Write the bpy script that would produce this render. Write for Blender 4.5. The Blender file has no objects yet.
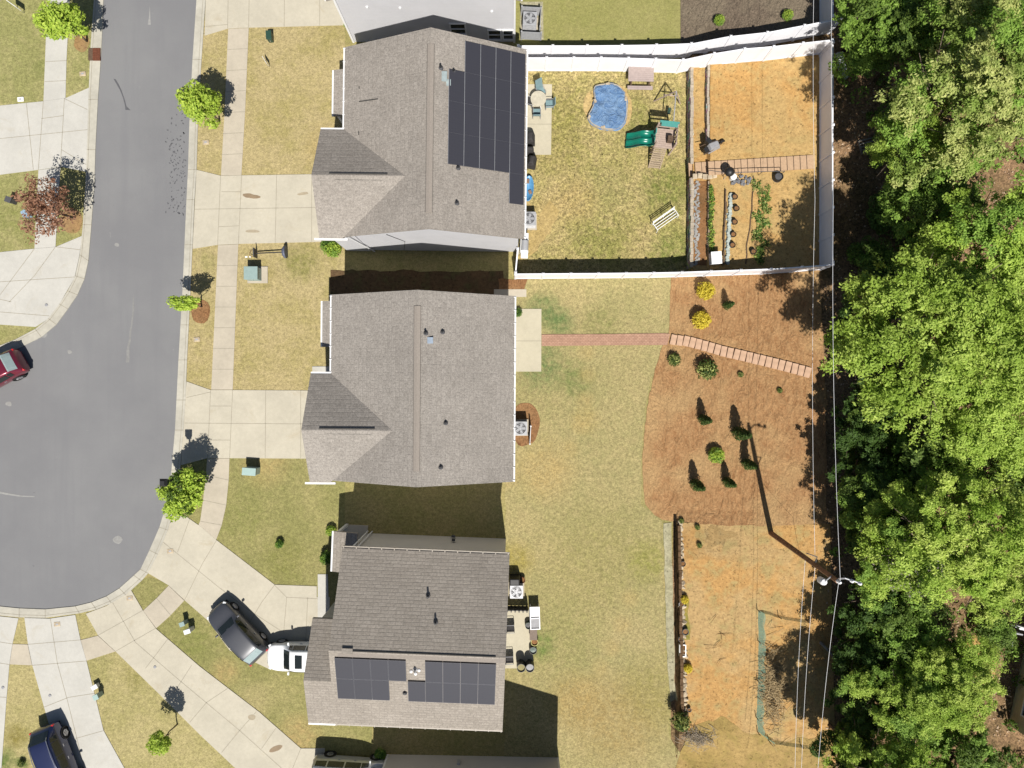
import bpy, bmesh, math, random
from mathutils import Vector, Matrix, noise
R = math.radians
rnd = random.Random(11)
sc = bpy.context.scene
COL = sc.collection
H = 46.0                       # drone height
K = 1024 * 24 / 36             # focal length in pixels

# ------------------------------------------------------------------ terrain
def lerp_tab(tab, x):
    if x <= tab[0][0]: return tab[0][1]
    for (a, za), (b, zb) in zip(tab, tab[1:]):
        if x <= b: return za + (zb - za) * (x - a) / (b - a)
    return tab[-1][1]
TB = [(10.2, 0), (12, .28), (19.6, 1.8)]
TA = [(10.2, 0), (11.84, .04), (11.98, .8), (12.86, .86), (13.0, 1.2), (19.6, 1.8)]
TC = [(10.2, 0), (10.98, .02), (11.12, .72), (19.6, 1.8)]
def wgt(y, a, b):
    return min(1, max(0, (y - a) / (b - a)))
def T(x, y):
    wa = wgt(y, 7.25, 7.55) * (1 - wgt(y, 21.6, 22.6)); wc = (1 - wgt(y, -11.6, -8.4)) * wgt(y, -25.2, -22.8)
    return lerp_tab(TB, x) * (1 - wa - wc) + lerp_tab(TA, x) * wa + lerp_tab(TC, x) * wc
XK = [10.2, 10.98, 11.12, 11.84, 11.98, 12, 12.86, 13.0, 19.6] + [14.2, 15.4, 16.6, 17.8, 18.8]
YK = [7.25, 7.35, 7.45, 7.55, 21.6, 22.1, 22.6] + [-8.4 - .4 * k for k in range(9)] + [-22.8 - .4 * k for k in range(7)]

def G(px, py, h=0.0):
    """photo pixel -> point h above the terrain"""
    z = h; x = y = 0
    for i in range(14):
        x = (px - 512) * (H - z) / K; y = (384 - py) * (H - z) / K
        z = .5 * z + .5 * (T(x, y) + h)
    return Vector((x, y, T(x, y) + h))
def PZ(px, py, z):
    return Vector(((px - 512) * (H - z) / K, (384 - py) * (H - z) / K, z))
def ON(x, y, h=0.0):
    return Vector((x, y, T(x, y) + h))

# ------------------------------------------------------------------ naming
def tag(o, label=None, cat=None, group=None, kind=None):
    if label: o['label'] = label
    if cat: o['category'] = cat
    if group: o['group'] = group
    if kind: o['kind'] = kind
    return o
def thing(name, loc, label, cat, rz=0.0, group=None):
    o = bpy.data.objects.new(name, None); COL.objects.link(o)
    o.location = loc; o.rotation_euler = (0, 0, rz); o.empty_display_size = .2
    return tag(o, label, cat, group)
def kids(o):
    return [c for c in COL.objects if c.parent == o]
def dup(root, loc=None, rz=None, label=None, group=None, s=None):
    def cp(o, parent):
        c = o.copy(); COL.objects.link(c)
        if parent is not None: c.parent = parent
        for ch in kids(o): cp(ch, c)
        return c
    r = cp(root, None)
    if loc is not None: r.location = loc
    if rz is not None: r.rotation_euler = (0, 0, rz)
    if label: r['label'] = label
    if group: r['group'] = group
    if s is not None: r.scale = (s, s, s) if not isinstance(s, tuple) else s
    return r

# ------------------------------------------------------------------ mesh builder
class MB:
    def __init__(s):
        s.v = []; s.f = []; s.m = []; s.uv = []
    def face(s, pts, mi=0, uv=None):
        n = len(s.v); s.v += [tuple(p) for p in pts]
        s.f.append(tuple(range(n, n + len(pts)))); s.m.append(mi); s.uv.append(uv)
    def mesh(s, verts, faces, mi=0):
        n = len(s.v); s.v += [tuple(p) for p in verts]
        for f in faces:
            s.f.append(tuple(n + i for i in f)); s.m.append(mi); s.uv.append(None)
    def hexa(s, b, t, mi=0):
        """b, t: four bottom / top points, anticlockwise from above"""
        s.mesh(list(b) + list(t), [(3, 2, 1, 0), (4, 5, 6, 7), (0, 1, 5, 4), (1, 2, 6, 5), (2, 3, 7, 6), (3, 0, 4, 7)], mi)
    def box(s, c, d, rz=0.0, mi=0, M=None):
        x, y, z = d[0] / 2, d[1] / 2, d[2] / 2
        ca, sa = math.cos(rz), math.sin(rz)
        def p(a, b, e):
            q = Vector((a * ca - b * sa, a * sa + b * ca, e))
            if M is not None: q = M @ Vector((a, b, e))
            return Vector(c) + q
        s.hexa([p(-x, -y, -z), p(x, -y, -z), p(x, y, -z), p(-x, y, -z)], [p(-x, -y, z), p(x, -y, z), p(x, y, z), p(-x, y, z)], mi)
    def prism(s, poly, z0, z1, mi=0):
        n = len(poly)
        a = sum(poly[i][0] * poly[(i + 1) % n][1] - poly[(i + 1) % n][0] * poly[i][1] for i in range(n))
        if a < 0: poly = poly[::-1]
        vs = [(p[0], p[1], z0) for p in poly] + [(p[0], p[1], z1) for p in poly]
        fs = [tuple(range(n, 2 * n)), tuple(range(n - 1, -1, -1))] + [(i, (i + 1) % n, n + (i + 1) % n, n + i) for i in range(n)]
        s.mesh(vs, fs, mi)
    def lathe(s, c, prof, n=16, mi=0, axis='z', M=None):
        """prof: list of (radius, height)"""
        vs = []; fs = []
        for r, h in prof:
            for i in range(n):
                a = 2 * math.pi * i / n
                q = Vector((r * math.cos(a), r * math.sin(a), h))
                if axis == 'y': q = Vector((q.x, q.z, q.y))
                if axis == 'x': q = Vector((q.z, q.x, q.y))
                if M is not None: q = M @ q
                vs.append(Vector(c) + q)
        for j in range(len(prof) - 1):
            for i in range(n):
                k = (i + 1) % n
                fs.append((j * n + i, j * n + k, (j + 1) * n + k, (j + 1) * n + i))
        fs.append(tuple(range(n - 1, -1, -1))); fs.append(tuple(range((len(prof) - 1) * n, len(prof) * n)))
        s.mesh(vs, fs, mi)
    def tube(s, pts, r, n=6, mi=0):
        pts = [Vector(p) for p in pts]
        rs = r if isinstance(r, (list, tuple)) else [r] * len(pts)
        vs = []; fs = []
        for i, p in enumerate(pts):
            d = (pts[min(i + 1, len(pts) - 1)] - pts[max(i - 1, 0)]).normalized()
            u = d.orthogonal().normalized() if i == 0 else (u - d * u.dot(d)).normalized()
            w = d.cross(u)
            for k in range(n):
                a = 2 * math.pi * k / n
                vs.append(p + (u * math.cos(a) + w * math.sin(a)) * rs[i])
        for j in range(len(pts) - 1):
            for i in range(n):
                k = (i + 1) % n
                fs.append((j * n + i, j * n + k, (j + 1) * n + k, (j + 1) * n + i))
        fs.append(tuple(range(n - 1, -1, -1))); fs.append(tuple(range((len(pts) - 1) * n, len(pts) * n)))
        s.mesh(vs, fs, mi)
    def data(s, name, mats, smooth=False):
        me = bpy.data.meshes.new(name)
        me.from_pydata(s.v, [], s.f)
        for m in (mats if isinstance(mats, (list, tuple)) else [mats]): me.materials.append(m)
        for p, mi in zip(me.polygons, s.m): p.material_index = mi; p.use_smooth = smooth
        if any(u is not None for u in s.uv):
            L = me.uv_layers.new(name='UVMap')
            for p, u in zip(me.polygons, s.uv):
                if u is None: continue
                for li, q in zip(p.loop_indices, u): L.data[li].uv = q
        me.update()
        return me
    def build(s, name, mats, parent=None, smooth=False, bevel=0.0, loc=None, rz=0.0, norm=False):
        me = s.data(name, mats, smooth)
        if norm:
            b = bmesh.new(); b.from_mesh(me); bmesh.ops.recalc_face_normals(b, faces=b.faces); b.to_mesh(me); b.free()
        o = bpy.data.objects.new(name, me); COL.objects.link(o)
        if parent is not None: o.parent = parent
        if loc is not None: o.location = loc
        o.rotation_euler = (0, 0, rz)
        if bevel:
            md = o.modifiers.new('bevel', 'BEVEL'); md.width = bevel; md.segments = 2; md.limit_method = 'ANGLE'
        return o

# ------------------------------------------------------------------ materials
def lin(c):
    c /= 255.0
    return c / 12.92 if c <= .04045 else ((c + .055) / 1.055) ** 2.4
GAIN = 1.95
def A(r, g, b, k=1.0):
    """own colour of a surface that looks r,g,b in full sun at this exposure"""
    return (min(.9, lin(r) / GAIN * k), min(.9, lin(g) / GAIN * k), min(.9, lin(b) / GAIN * k), 1)
class NT:
    def __init__(s, name):
        s.m = bpy.data.materials.new(name); s.m.use_nodes = True
        s.t = s.m.node_tree; s.t.nodes.clear()
        s.out = s.t.nodes.new('ShaderNodeOutputMaterial')
        s.b = s.t.nodes.new('ShaderNodeBsdfPrincipled')
        s.t.links.new(s.b.outputs[0], s.out.inputs[0])
    def n(s, typ, **kw):
        nd = s.t.nodes.new('ShaderNode' + typ)
        for k, v in kw.items():
            if k in nd.inputs.keys() if isinstance(k, str) else False: nd.inputs[k].default_value = v
            else: setattr(nd, k, v)
        return nd
    def l(s, a, b): s.t.links.new(a, b)
    def put(s, sock, v):
        if isinstance(v, bpy.types.NodeSocket): s.l(v, sock)
        else: sock.default_value = v
    def pos(s): 
        return s.n('NewGeometry').outputs['Position']
    def obj(s):
        return s.n('TexCoord').outputs['Object']
    def mapped(s, vec, scale=(1, 1, 1), rot=(0, 0, 0)):
        m = s.n('Mapping'); s.l(vec, m.inputs[0]); m.inputs['Scale'].default_value = scale; m.inputs['Rotation'].default_value = rot
        return m.outputs[0]
    def noise(s, vec, scale, detail=3, rough=.55, dist=0):
        nd = s.n('TexNoise'); s.l(vec, nd.inputs['Vector'])
        nd.inputs['Scale'].default_value = scale; nd.inputs['Detail'].default_value = detail
        nd.inputs['Roughness'].default_value = rough; nd.inputs['Distortion'].default_value = dist
        return nd.outputs['Fac']
    def ramp(s, fac, a, b, va=0.0, vb=1.0):
        m = s.n('MapRange'); m.clamp = True
        s.l(fac, m.inputs[0]); m.inputs[1].default_value = a; m.inputs[2].default_value = b
        m.inputs[3].default_value = va; m.inputs[4].default_value = vb
        return m.outputs[0]
    def mix(s, fac, a, b, mode='MIX'):
        m = s.n('Mix'); m.data_type = 'RGBA'; m.blend_type = mode
        s.put(m.inputs[0], fac); s.put(m.inputs[6], a); s.put(m.inputs[7], b)
        return m.outputs[2]
    def math(s, op, a, b=0.0):
        m = s.n('Math'); m.operation = op; s.put(m.inputs[0], a); s.put(m.inputs[1], b)
        return m.outputs[0]
    def scale(s, col, fac):
        """multiply a colour by a scalar socket"""
        v = s.n('VectorMath'); v.operation = 'SCALE'; s.put(v.inputs[0], col if isinstance(col, bpy.types.NodeSocket) else col[:3]); s.put(v.inputs['Scale'], fac)
        return v.outputs[0]
    def bump(s, h, dist=.02, strength=.6):
        b = s.n('Bump'); b.inputs['Distance'].default_value = dist; b.inputs['Strength'].default_value = strength
        s.l(h, b.inputs['Height']); s.l(b.outputs[0], s.b.inputs['Normal'])
    def done(s, col, rough=.8, metal=0.0, spec=.3):
        s.put(s.b.inputs['Base Color'], col); s.put(s.b.inputs['Roughness'], rough); s.put(s.b.inputs['Metallic'], metal)
        s.b.inputs['Specular IOR Level'].default_value = spec
        return s.m
def plain(name, col, rough=.6, metal=0.0, spec=.4, var=.12, sc_=6.0, coat=0.0):
    t = NT(name)
    f = t.ramp(t.noise(t.obj(), sc_, 4), .3, .7, 1 - var, 1 + var)
    m = t.done(t.scale(col, f), rough, metal, spec)
    if coat: t.b.inputs['Coat Weight'].default_value = coat; t.b.inputs['Coat Roughness'].default_value = .06
    return m
def near(t, vec, x, y, r):
    """soft blob mask round a world point"""
    d = t.n('VectorMath'); d.operation = 'DISTANCE'
    sx = t.n('SeparateXYZ'); t.l(vec, sx.inputs[0]); cx = t.n('CombineXYZ'); t.l(sx.outputs[0], cx.inputs[0]); t.l(sx.outputs[1], cx.inputs[1])
    t.l(cx.outputs[0], d.inputs[0]); d.inputs[1].default_value = (x, y, 0)
    return t.ramp(d.outputs['Value'], r * .35, r, 1, 0)
def grass(name, tan, green, lo=.4, hi=.62, blobs=(), speck=.3, big=.35):
    t = NT(name); p = t.pos()
    n1 = t.noise(p, big, 5, .62); n2 = t.noise(p, 2.2, 4, .6); n3 = t.noise(p, 4.6, 3, .75); n4 = t.noise(p, 13, 2, .7)
    f = t.math('ADD', t.math('MULTIPLY', n1, .68), t.math('MULTIPLY', n2, .32))
    c = t.mix(t.ramp(f, lo, hi), tan, green)
    wob = t.ramp(n2, .35, .65, .45, 1.1)
    for (bx, by, br, col, st) in blobs:
        q = G(bx, by)
        c = t.mix(t.math('MULTIPLY', t.math('MULTIPLY', near(t, p, q.x, q.y, br), wob), st), c, col)
    s1 = t.ramp(n3, .3, .7, 1 - speck * .8, 1 + speck * .7); s2 = t.ramp(n4, .3, .7, 1 - speck * .9, 1 + speck * .7)
    c = t.scale(t.scale(c, s1), s2)
    c = t.scale(c, t.ramp(t.noise(p, 6.5, 2, .6), .62, .72, 1, 1 - speck * 1.3))
    t.bump(n4, .05, .5)
    return t.done(c, .95, 0, .1)
# colours read off the photograph's sunlit surfaces
TAN = A(206, 188, 138); GOLD = A(204, 178, 122); OLIVE = A(172, 166, 106); GREEN = A(138, 146, 74); DEEP = A(104, 128, 62); BLUEG = A(112, 138, 82)
M = {}
M['ground'] = grass('forest_floor', A(176, 142, 108), A(138, 116, 82), .42, .6, speck=.6)
M['lawn'] = grass('lawn', A(194, 178, 122), A(176, 168, 108))
M['lawn_gold'] = grass('lawn_gold', TAN, A(190, 176, 118), .45, .62, blobs=[(262, 275, 1.2, A(160, 150, 80), .5), (300, 263, 1.6, A(140, 142, 74), .7), (207, 262, 1.0, OLIVE, .6), (330, 150, 2.2, GOLD, .6)])
M['lawn_green'] = grass('lawn_green', A(186, 176, 120), A(164, 160, 102), .34, .56, blobs=[(322, 462, 1.4, TAN, .8), (265, 463, 2, GOLD, .6), (240, 520, 2.4, GREEN, .35), (285, 560, 2.0, A(140, 142, 70), .4), (300, 735, 1.8, GOLD, .8), (225, 672, 1.2, GOLD, .7), (192, 640, 2, GREEN, .5), (255, 700, 1.5, TAN, .6)])
M['lawn_north'] = grass('lawn_north', A(184, 176, 116), A(168, 166, 100), .3, .6, speck=.2)
M['lawn_west'] = grass('lawn_west', A(194, 184, 130), A(170, 168, 108), .36, .56, blobs=[(20, 220, 2, GREEN, .5), (45, 70, 1, A(130, 138, 76), .5), (78, 225, 1, GOLD, .7)])
M['lawn_south'] = grass('lawn_south', A(204, 190, 136), A(188, 178, 120), .42, .6, blobs=[(98, 665, 1.6, OLIVE, .6), (135, 675, 1.2, A(148, 142, 74), .5), (4, 760, 1.1, DEEP, .9), (23, 762, .6, DEEP, .9), (17, 735, 1.0, A(150, 138, 70), .8)])
M['yard_one'] = grass('yard_one', A(208, 188, 132), A(188, 176, 112), .42, .58, speck=.6, big=.5, blobs=[(665, 190, 2.4, GREEN, .8), (610, 190, 2.0, OLIVE, .7), (600, 240, 2.6, A(150, 152, 80), .7), (672, 250, 2.0, A(140, 150, 76), .8), (640, 122, 1.8, A(150, 152, 80), .7), (565, 110, 2.0, A(164, 158, 86), .7), (560, 150, 2.2, A(166, 158, 88), .7), (575, 200, 2, A(206, 178, 120), .6), (545, 215, 1.6, A(214, 188, 130), .8)])
M['yard_two'] = grass('yard_two', A(198, 182, 130), A(184, 174, 120), .4, .6, speck=.34, big=.28, blobs=[(543, 310, 1.5, BLUEG, .8), (560, 322, 1.3, BLUEG, .8), (600, 325, 1.8, A(140, 146, 82), .5), (540, 365, 2.2, BLUEG, .75), (575, 380, 1.6, A(130, 144, 84), .75), (545, 470, 2.6, A(206, 180, 122), .7), (585, 420, 1.2, A(202, 176, 112), .5), (600, 560, 5, A(172, 164, 104), .6), (560, 640, 4, A(168, 164, 104), .6), (540, 645, 1.4, A(120, 144, 74), .7), (648, 560, 1.8, A(162, 162, 84), .7), (515, 560, 1.6, A(178, 160, 70), .6), (620, 720, 4, A(188, 162, 106), .7), (575, 700, 2.4, A(186, 156, 96), .6), (505, 475, 1.2, GOLD, .7), (586, 352, .8, A(204, 180, 122), .55), (587, 375, .8, A(204, 180, 122), .55), (585, 400, .8, A(204, 180, 122), .55), (580, 425, .8, A(204, 180, 122), .55), (570, 448, .8, A(204, 180, 122), .55), (556, 468, .8, A(204, 180, 122), .55), (540, 484, .8, A(204, 180, 122), .55), (630, 598, .8, A(204, 180, 122), .55), (622, 625, .8, A(204, 180, 122), .55), (612, 648, .8, A(204, 180, 122), .55), (600, 668, .8, A(204, 180, 122), .55), (584, 688, .8, A(204, 180, 122), .55), (566, 702, .8, A(204, 180, 122), .55), (655, 690, 3, A(164, 156, 88), .5)])

def mulch_mat(name, c1, c2, c3, sc1=1.0):
    t = NT(name); p = t.pos()
    w = t.mapped(p, (1, .45, 1), (0, 0, .6))
    n1 = t.noise(w, 4.2 * sc1, 6, .68, .9); n2 = t.noise(p, .3, 3); n3 = t.noise(p, 9, 3, .7)
    c = t.mix(t.ramp(n1, .36, .58), c2, c1)
    c = t.mix(t.ramp(n2, .45, .62), c, c3)
    c = t.scale(c, t.ramp(n3, .3, .7, .74, 1.24))
    n0 = t.noise(t.mapped(p, (1, .5, 1), (0, 0, .75)), 1.5 * sc1, 4, .6, .7)
    t.bump(t.math('ADD', t.math('MULTIPLY', n1, .4), n0), .34, .8)
    return t.done(c, .95, 0, .1)
M['mulch'] = mulch_mat('pine_straw_mulch', A(200, 157, 111), A(176, 131, 89), A(204, 167, 119))
M['mulch_grey'] = mulch_mat('grey_mulch', A(148, 132, 114), A(120, 106, 92), A(152, 138, 118), 2)
M['mulch_red'] = mulch_mat('red_mulch', A(180, 134, 92), A(150, 108, 76), A(184, 142, 100), 2)
def dirt_mat(name, c1, c2, c3, c4):
    t = NT(name); p = t.pos()
    n0 = t.noise(p, .28, 4, .6); n1 = t.noise(p, 1.1, 5, .65); n2 = t.noise(p, 7, 4, .7); n3 = t.noise(p, 30, 2)
    c = t.mix(t.ramp(n0, .44, .56), c1, c2)
    c = t.mix(t.math('MULTIPLY', t.ramp(n1, .5, .64), .8), c, c3)
    c = t.mix(t.math('MULTIPLY', t.ramp(n2, .6, .72), .55), c, c4)
    c = t.scale(c, t.ramp(n3, .3, .7, .85, 1.14))
    c = t.scale(c, t.ramp(t.noise(p, 4.4, 3, .75), .3, .7, .76, 1.24))
    c = t.scale(c, t.ramp(t.noise(p, 5.5, 2, .6), .6, .7, 1, .55))
    t.bump(n2, .06, .6)
    return t.done(c, .95, 0, .1)
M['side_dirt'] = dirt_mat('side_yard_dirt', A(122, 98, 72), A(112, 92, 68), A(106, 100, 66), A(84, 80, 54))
M['dirt_upper'] = dirt_mat('orange_dirt', A(218, 182, 122), A(220, 174, 110), A(204, 176, 118), A(152, 128, 72))
M['dirt_lower'] = dirt_mat('clay_dirt', A(214, 180, 126), A(218, 172, 110), A(190, 170, 116), A(140, 122, 72))
M['dry_weeds'] = dirt_mat('dry_weeds', A(196, 166, 108), A(182, 156, 96), A(168, 148, 88), A(130, 112, 62))
M['sand'] = dirt_mat('sand', A(224, 196, 138), A(220, 190, 132), A(216, 186, 126), A(200, 172, 116))
M['soil'] = dirt_mat('garden_soil', A(168, 124, 84), A(150, 110, 72), A(138, 110, 76), A(110, 84, 60))
M['gravel'] = dirt_mat('gravel_strip', A(196, 190, 158), A(186, 180, 146), A(206, 198, 168), A(130, 126, 92))

def concrete_mat(name, base, var=.07, stain=None):
    t = NT(name); p = t.pos()
    n0 = t.noise(p, .5, 4, .6); n1 = t.noise(p, 4, 5, .65); n2 = t.noise(p, 40, 2)
    c = t.scale(base, t.ramp(n0, .35, .65, 1 - var, 1 + var))
    c = t.scale(c, t.ramp(n1, .3, .7, 1 - var * .6, 1 + var * .5))
    if stain: c = t.mix(t.ramp(t.noise(p, .8, 5, .7, .6), .58, .72, 0, .5), c, stain)
    c = t.scale(c, t.ramp(n2, .3, .7, .94, 1.06))
    t.bump(n2, .01, .3)
    return t.done(c, .85, 0, .25)
M['concrete'] = concrete_mat('driveway_concrete', A(222, 214, 194), .06, A(206, 192, 164))
M['concrete_white'] = concrete_mat('pale_concrete', A(224, 221, 212), .05, A(212, 204, 186))
M['walk'] = concrete_mat('sidewalk_concrete', A(217, 206, 186), .07)
M['patio'] = concrete_mat('patio_concrete', A(224, 215, 190), .06)
M['kerb'] = concrete_mat('kerb_concrete', A(214, 209, 194), .1, A(190, 184, 168))
M['joint'] = plain('joint_dark', A(186, 178, 160), .9, 0, .1)
M['asphalt'] = None
t = NT('asphalt'); p = t.pos()
c = t.mix(t.ramp(t.noise(p, .16, 5, .6), .4, .62), A(146, 146, 148), A(154, 154, 155))
c = t.mix(t.ramp(t.noise(t.mapped(p, (1.6, .09, 1)), .8, 4, .6), .5, .66, 0, .4), c, A(143, 143, 146))
c = t.mix(t.ramp(t.noise(p, 1.1, 6, .72, .8), .67, .74, 0, .5), c, A(176, 175, 172))
c = t.mix(t.ramp(t.noise(p, 2.1, 4, .6), .72, .76, 0, .6), c, A(124, 124, 128))
c = t.scale(c, t.ramp(t.noise(p, 30, 2), .3, .7, .93, 1.07))
t.bump(t.noise(p, 60, 2), .01, .3)
M['asphalt'] = t.done(c, .9, 0, .2)

def shingle_mat(name, c1, c2, line=.8, rowh=.28, spk=.16):
    t = NT(name); uv = t.n('TexCoord').outputs['UV']; p = t.pos()
    b = t.n('TexBrick'); t.l(uv, b.inputs['Vector']); b.offset = .37; b.offset_frequency = 3; b.squash = 1.0
    b.inputs['Color1'].default_value = c1; b.inputs['Color2'].default_value = c2
    b.inputs['Mortar'].default_value = tuple(x * line for x in c1[:3]) + (1,)
    b.inputs['Scale'].default_value = 1; b.inputs['Mortar Size'].default_value = .028
    b.inputs['Brick Width'].default_value = .46; b.inputs['Row Height'].default_value = rowh
    b.inputs['Mortar Smooth'].default_value = .4
    c = t.scale(b.outputs['Color'], t.ramp(t.noise(p, 8.5, 3, .75), .3, .7, 1 - spk, 1 + spk))
    c = t.scale(c, t.ramp(t.noise(p, 26, 2, .6), .3, .7, 1 - spk, 1 + spk))
    c = t.scale(c, t.ramp(t.noise(p, .4, 4, .6), .35, .65, .94, 1.06))
    t.bump(b.outputs['Fac'], -.02, .5)
    return t.done(c, .95, 0, .15)
M['shingle_one'] = shingle_mat('shingle_one', A(180, 172, 163), A(170, 162, 153), .94, .28, .24)
M['shingle_two'] = shingle_mat('shingle_two', A(178, 171, 163), A(169, 162, 154), .94, .28, .24)
M['shingle_three'] = shingle_mat('shingle_three', A(184, 175, 164), A(172, 163, 152), .82, .2, .18)
def siding(name, col):
    t = NT(name); p = t.pos(); sx = t.n('SeparateXYZ'); t.l(p, sx.inputs[0])
    saw = t.math('FRACT', t.math('DIVIDE', sx.outputs[2], .18))
    c = t.scale(col, t.ramp(saw, 0, .12, .8, 1)); c = t.scale(c, t.ramp(t.noise(p, .8, 3), .3, .7, .96, 1.03))
    t.bump(saw, .01, .4)
    return t.done(c, .55, 0, .3)
M['siding_white'] = siding('white_siding', (.46, .46, .48, 1))
M['siding_grey'] = siding('grey_siding', (.5, .49, .47, 1))
M['siding_beige'] = siding('beige_siding', (.44, .42, .39, 1))
M['siding_tan'] = siding('tan_siding', (.42, .36, .25, 1))
M['trim'] = plain('white_trim', (.6, .6, .6, 1), .45, 0, .4, .04)
t = NT('vinyl'); p = t.pos()
c = t.scale((.7, .7, .73, 1), t.ramp(t.noise(p, 1.2, 4), .3, .7, .95, 1.03)); M['vinyl'] = t.done(c, .35, 0, .4)
M['glass'] = plain('window_glass', (.02, .025, .03, 1), .08, 0, .6, .1)
M['steel'] = plain('galvanised_steel', (.5, .5, .5, 1), .4, .8, .5)
M['ridge_dark'] = plain('ridge_vent', A(176, 166, 156), .9, 0, .2, .1, 12)
M['ridge_line'] = plain('ridge_vent_edge', (.05, .048, .045, 1), .9, 0, .2)
M['black'] = plain('black_plastic', (.012, .012, .013, 1), .5, 0, .4, .2)
M['charcoal'] = plain('charcoal_fabric', (.03, .028, .028, 1), .85, 0, .3, .3)
M['white'] = plain('white_paint', (.66, .66, .67, 1), .45, 0, .4, .05)
M['white_plastic'] = plain('white_plastic', (.56, .57, .58, 1), .35, 0, .45, .05)
M['grey'] = plain('mid_grey', (.22, .22, .23, 1), .6, 0, .4)
M['lgrey'] = plain('light_grey_metal', (.33, .335, .35, 1), .45, .2, .4)
M['dgrey'] = plain('dark_grey', (.06, .06, .065, 1), .6, 0, .4)
M['box_green'] = plain('utility_green', A(170, 194, 190), .5, 0, .4, .06)
M['box_pale'] = plain('pale_teal', A(190, 218, 212), .45, 0, .4, .05)
M['dkgreen'] = plain('dark_green_plastic', (.02, .05, .035, 1), .45, 0, .4, .15)
M['rust'] = plain('rusted_iron', A(132, 82, 62), .85, .1, .2, .25, 9)
M['wood'] = plain('weathered_wood', A(196, 176, 150), .85, 0, .2, .15, 9)
M['wood_tread'] = plain('timber_tread', A(218, 184, 150), .85, 0, .2, .12, 6)
M['wood_pale'] = plain('pale_wood', A(206, 184, 170), .8, 0, .2, .14, 8)
M['wood_dark'] = plain('dark_wood', (.09, .06, .04, 1), .85, 0, .2, .3, 9)
M['wood_rose'] = plain('rosy_grey_boards', A(202, 184, 178), .75, 0, .2, .08, 5)
M['pole'] = plain('creosote_pole', (.24, .13, .075, 1), .9, 0, .2, .35, 5)
M['paver'] = plain('tan_paver', A(226, 188, 158), .85, 0, .2, .14, 3)
t = NT('red_paver_path'); p = t.pos()
b = t.n('TexBrick'); t.l(p, b.inputs['Vector']); b.inputs['Scale'].default_value = 1
b.inputs['Color1'].default_value = A(214, 172, 146); b.inputs['Color2'].default_value = A(200, 158, 134); b.inputs['Mortar'].default_value = A(172, 134, 112)
b.inputs['Brick Width'].default_value = .22; b.inputs['Row Height'].default_value = .11; b.inputs['Mortar Size'].default_value = .012
M['paver_path'] = t.done(t.scale(b.outputs['Color'], t.ramp(t.noise(p, 3, 4), .3, .7, .9, 1.1)), .9, 0, .2)
t = NT('stone_block'); p = t.pos()
v = t.n('TexVoronoi'); t.l(p, v.inputs['Vector']); v.inputs['Scale'].default_value = 3.5
c = t.mix(.55, A(196, 184, 164), v.outputs['Color']); c = t.mix(.6, c, A(196, 184, 164))
M['stone'] = t.done(t.scale(c, t.ramp(t.noise(p, 9, 4), .3, .7, .78, 1.15)), .9, 0, .2)
M['rock'] = plain('pale_rock', A(218, 200, 172), .9, 0, .2, .3, 4)
M['slide'] = plain('green_slide', (.004, .125, .085, 1), .3, 0, .5, .08)
M['teal'] = plain('teal_plastic', A(96, 178, 168), .45, 0, .4, .1)
t = NT('blue_tarp'); p = t.pos()
n = t.noise(p, 1.7, 6, .7, 1.8)
c = t.mix(t.ramp(n, .35, .62), A(96, 142, 200), A(150, 188, 230)); c = t.mix(t.ramp(t.noise(p, 7, 5, .75, 1), .6, .7), c, A(168, 198, 232))
t.bump(n, .35, .8); M['tarp'] = t.done(c, .42, 0, .5)
t = NT('solar_cells'); uv = t.n('TexCoord').outputs['UV']
b = t.n('TexBrick'); t.l(uv, b.inputs['Vector']); b.offset = 0; b.inputs['Scale'].default_value = 1
b.inputs['Color1'].default_value = (.030, .030, .038, 1); b.inputs['Color2'].default_value = (.031, .031, .039, 1); b.inputs['Mortar'].default_value = (.034, .034, .042, 1)
b.inputs['Brick Width'].default_value = .16; b.inputs['Row Height'].default_value = .16; b.inputs['Mortar Size'].default_value = .006
M['solar'] = t.done(b.outputs['Color'], .45, 0, .4)
M['solar_frame'] = plain('panel_frame', (.15, .15, .165, 1), .4, .5, .4)
M['solar_frame_dark'] = plain('dark_panel_frame', (.03, .03, .036, 1), .5, 0, .3)
M['tyre'] = plain('tyre_rubber', (.012, .012, .012, 1), .85, 0, .3)
M['alloy'] = plain('alloy_rim', (.45, .45, .47, 1), .3, .8, .5)
M['lamp_red'] = plain('tail_lamp', (.45, .01, .015, 1), .25, 0, .5)
M['lamp_clear'] = plain('head_lamp', (.6, .62, .64, 1), .15, 0, .6)
def car_paint(name, col, metal=.3, rough=.28):
    return plain(name, col, rough, metal, .5, .03, 3, coat=.8)
M['paint_grey'] = car_paint('paint_grey', (.05, .052, .06, 1), .2, .4)
M['paint_white'] = car_paint('paint_white', (.7, .71, .72, 1), 0, .35)
M['paint_red'] = car_paint('paint_maroon', (.14, .012, .028, 1), .3)
M['paint_navy'] = car_paint('paint_navy', (.018, .024, .07, 1), .3)
M['paint_silver'] = car_paint('paint_silver', (.4, .41, .42, 1), .4)
M['car_glass'] = plain('car_glass', (.012, .016, .016, 1), .06, 0, .6, .05)
M['car_glass_skylit'] = plain('car_glass_skylit', (.24, .3, .3, 1), .08, 0, .7, .05)  # pale glass colour, sky reflection painted into the rear window

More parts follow.
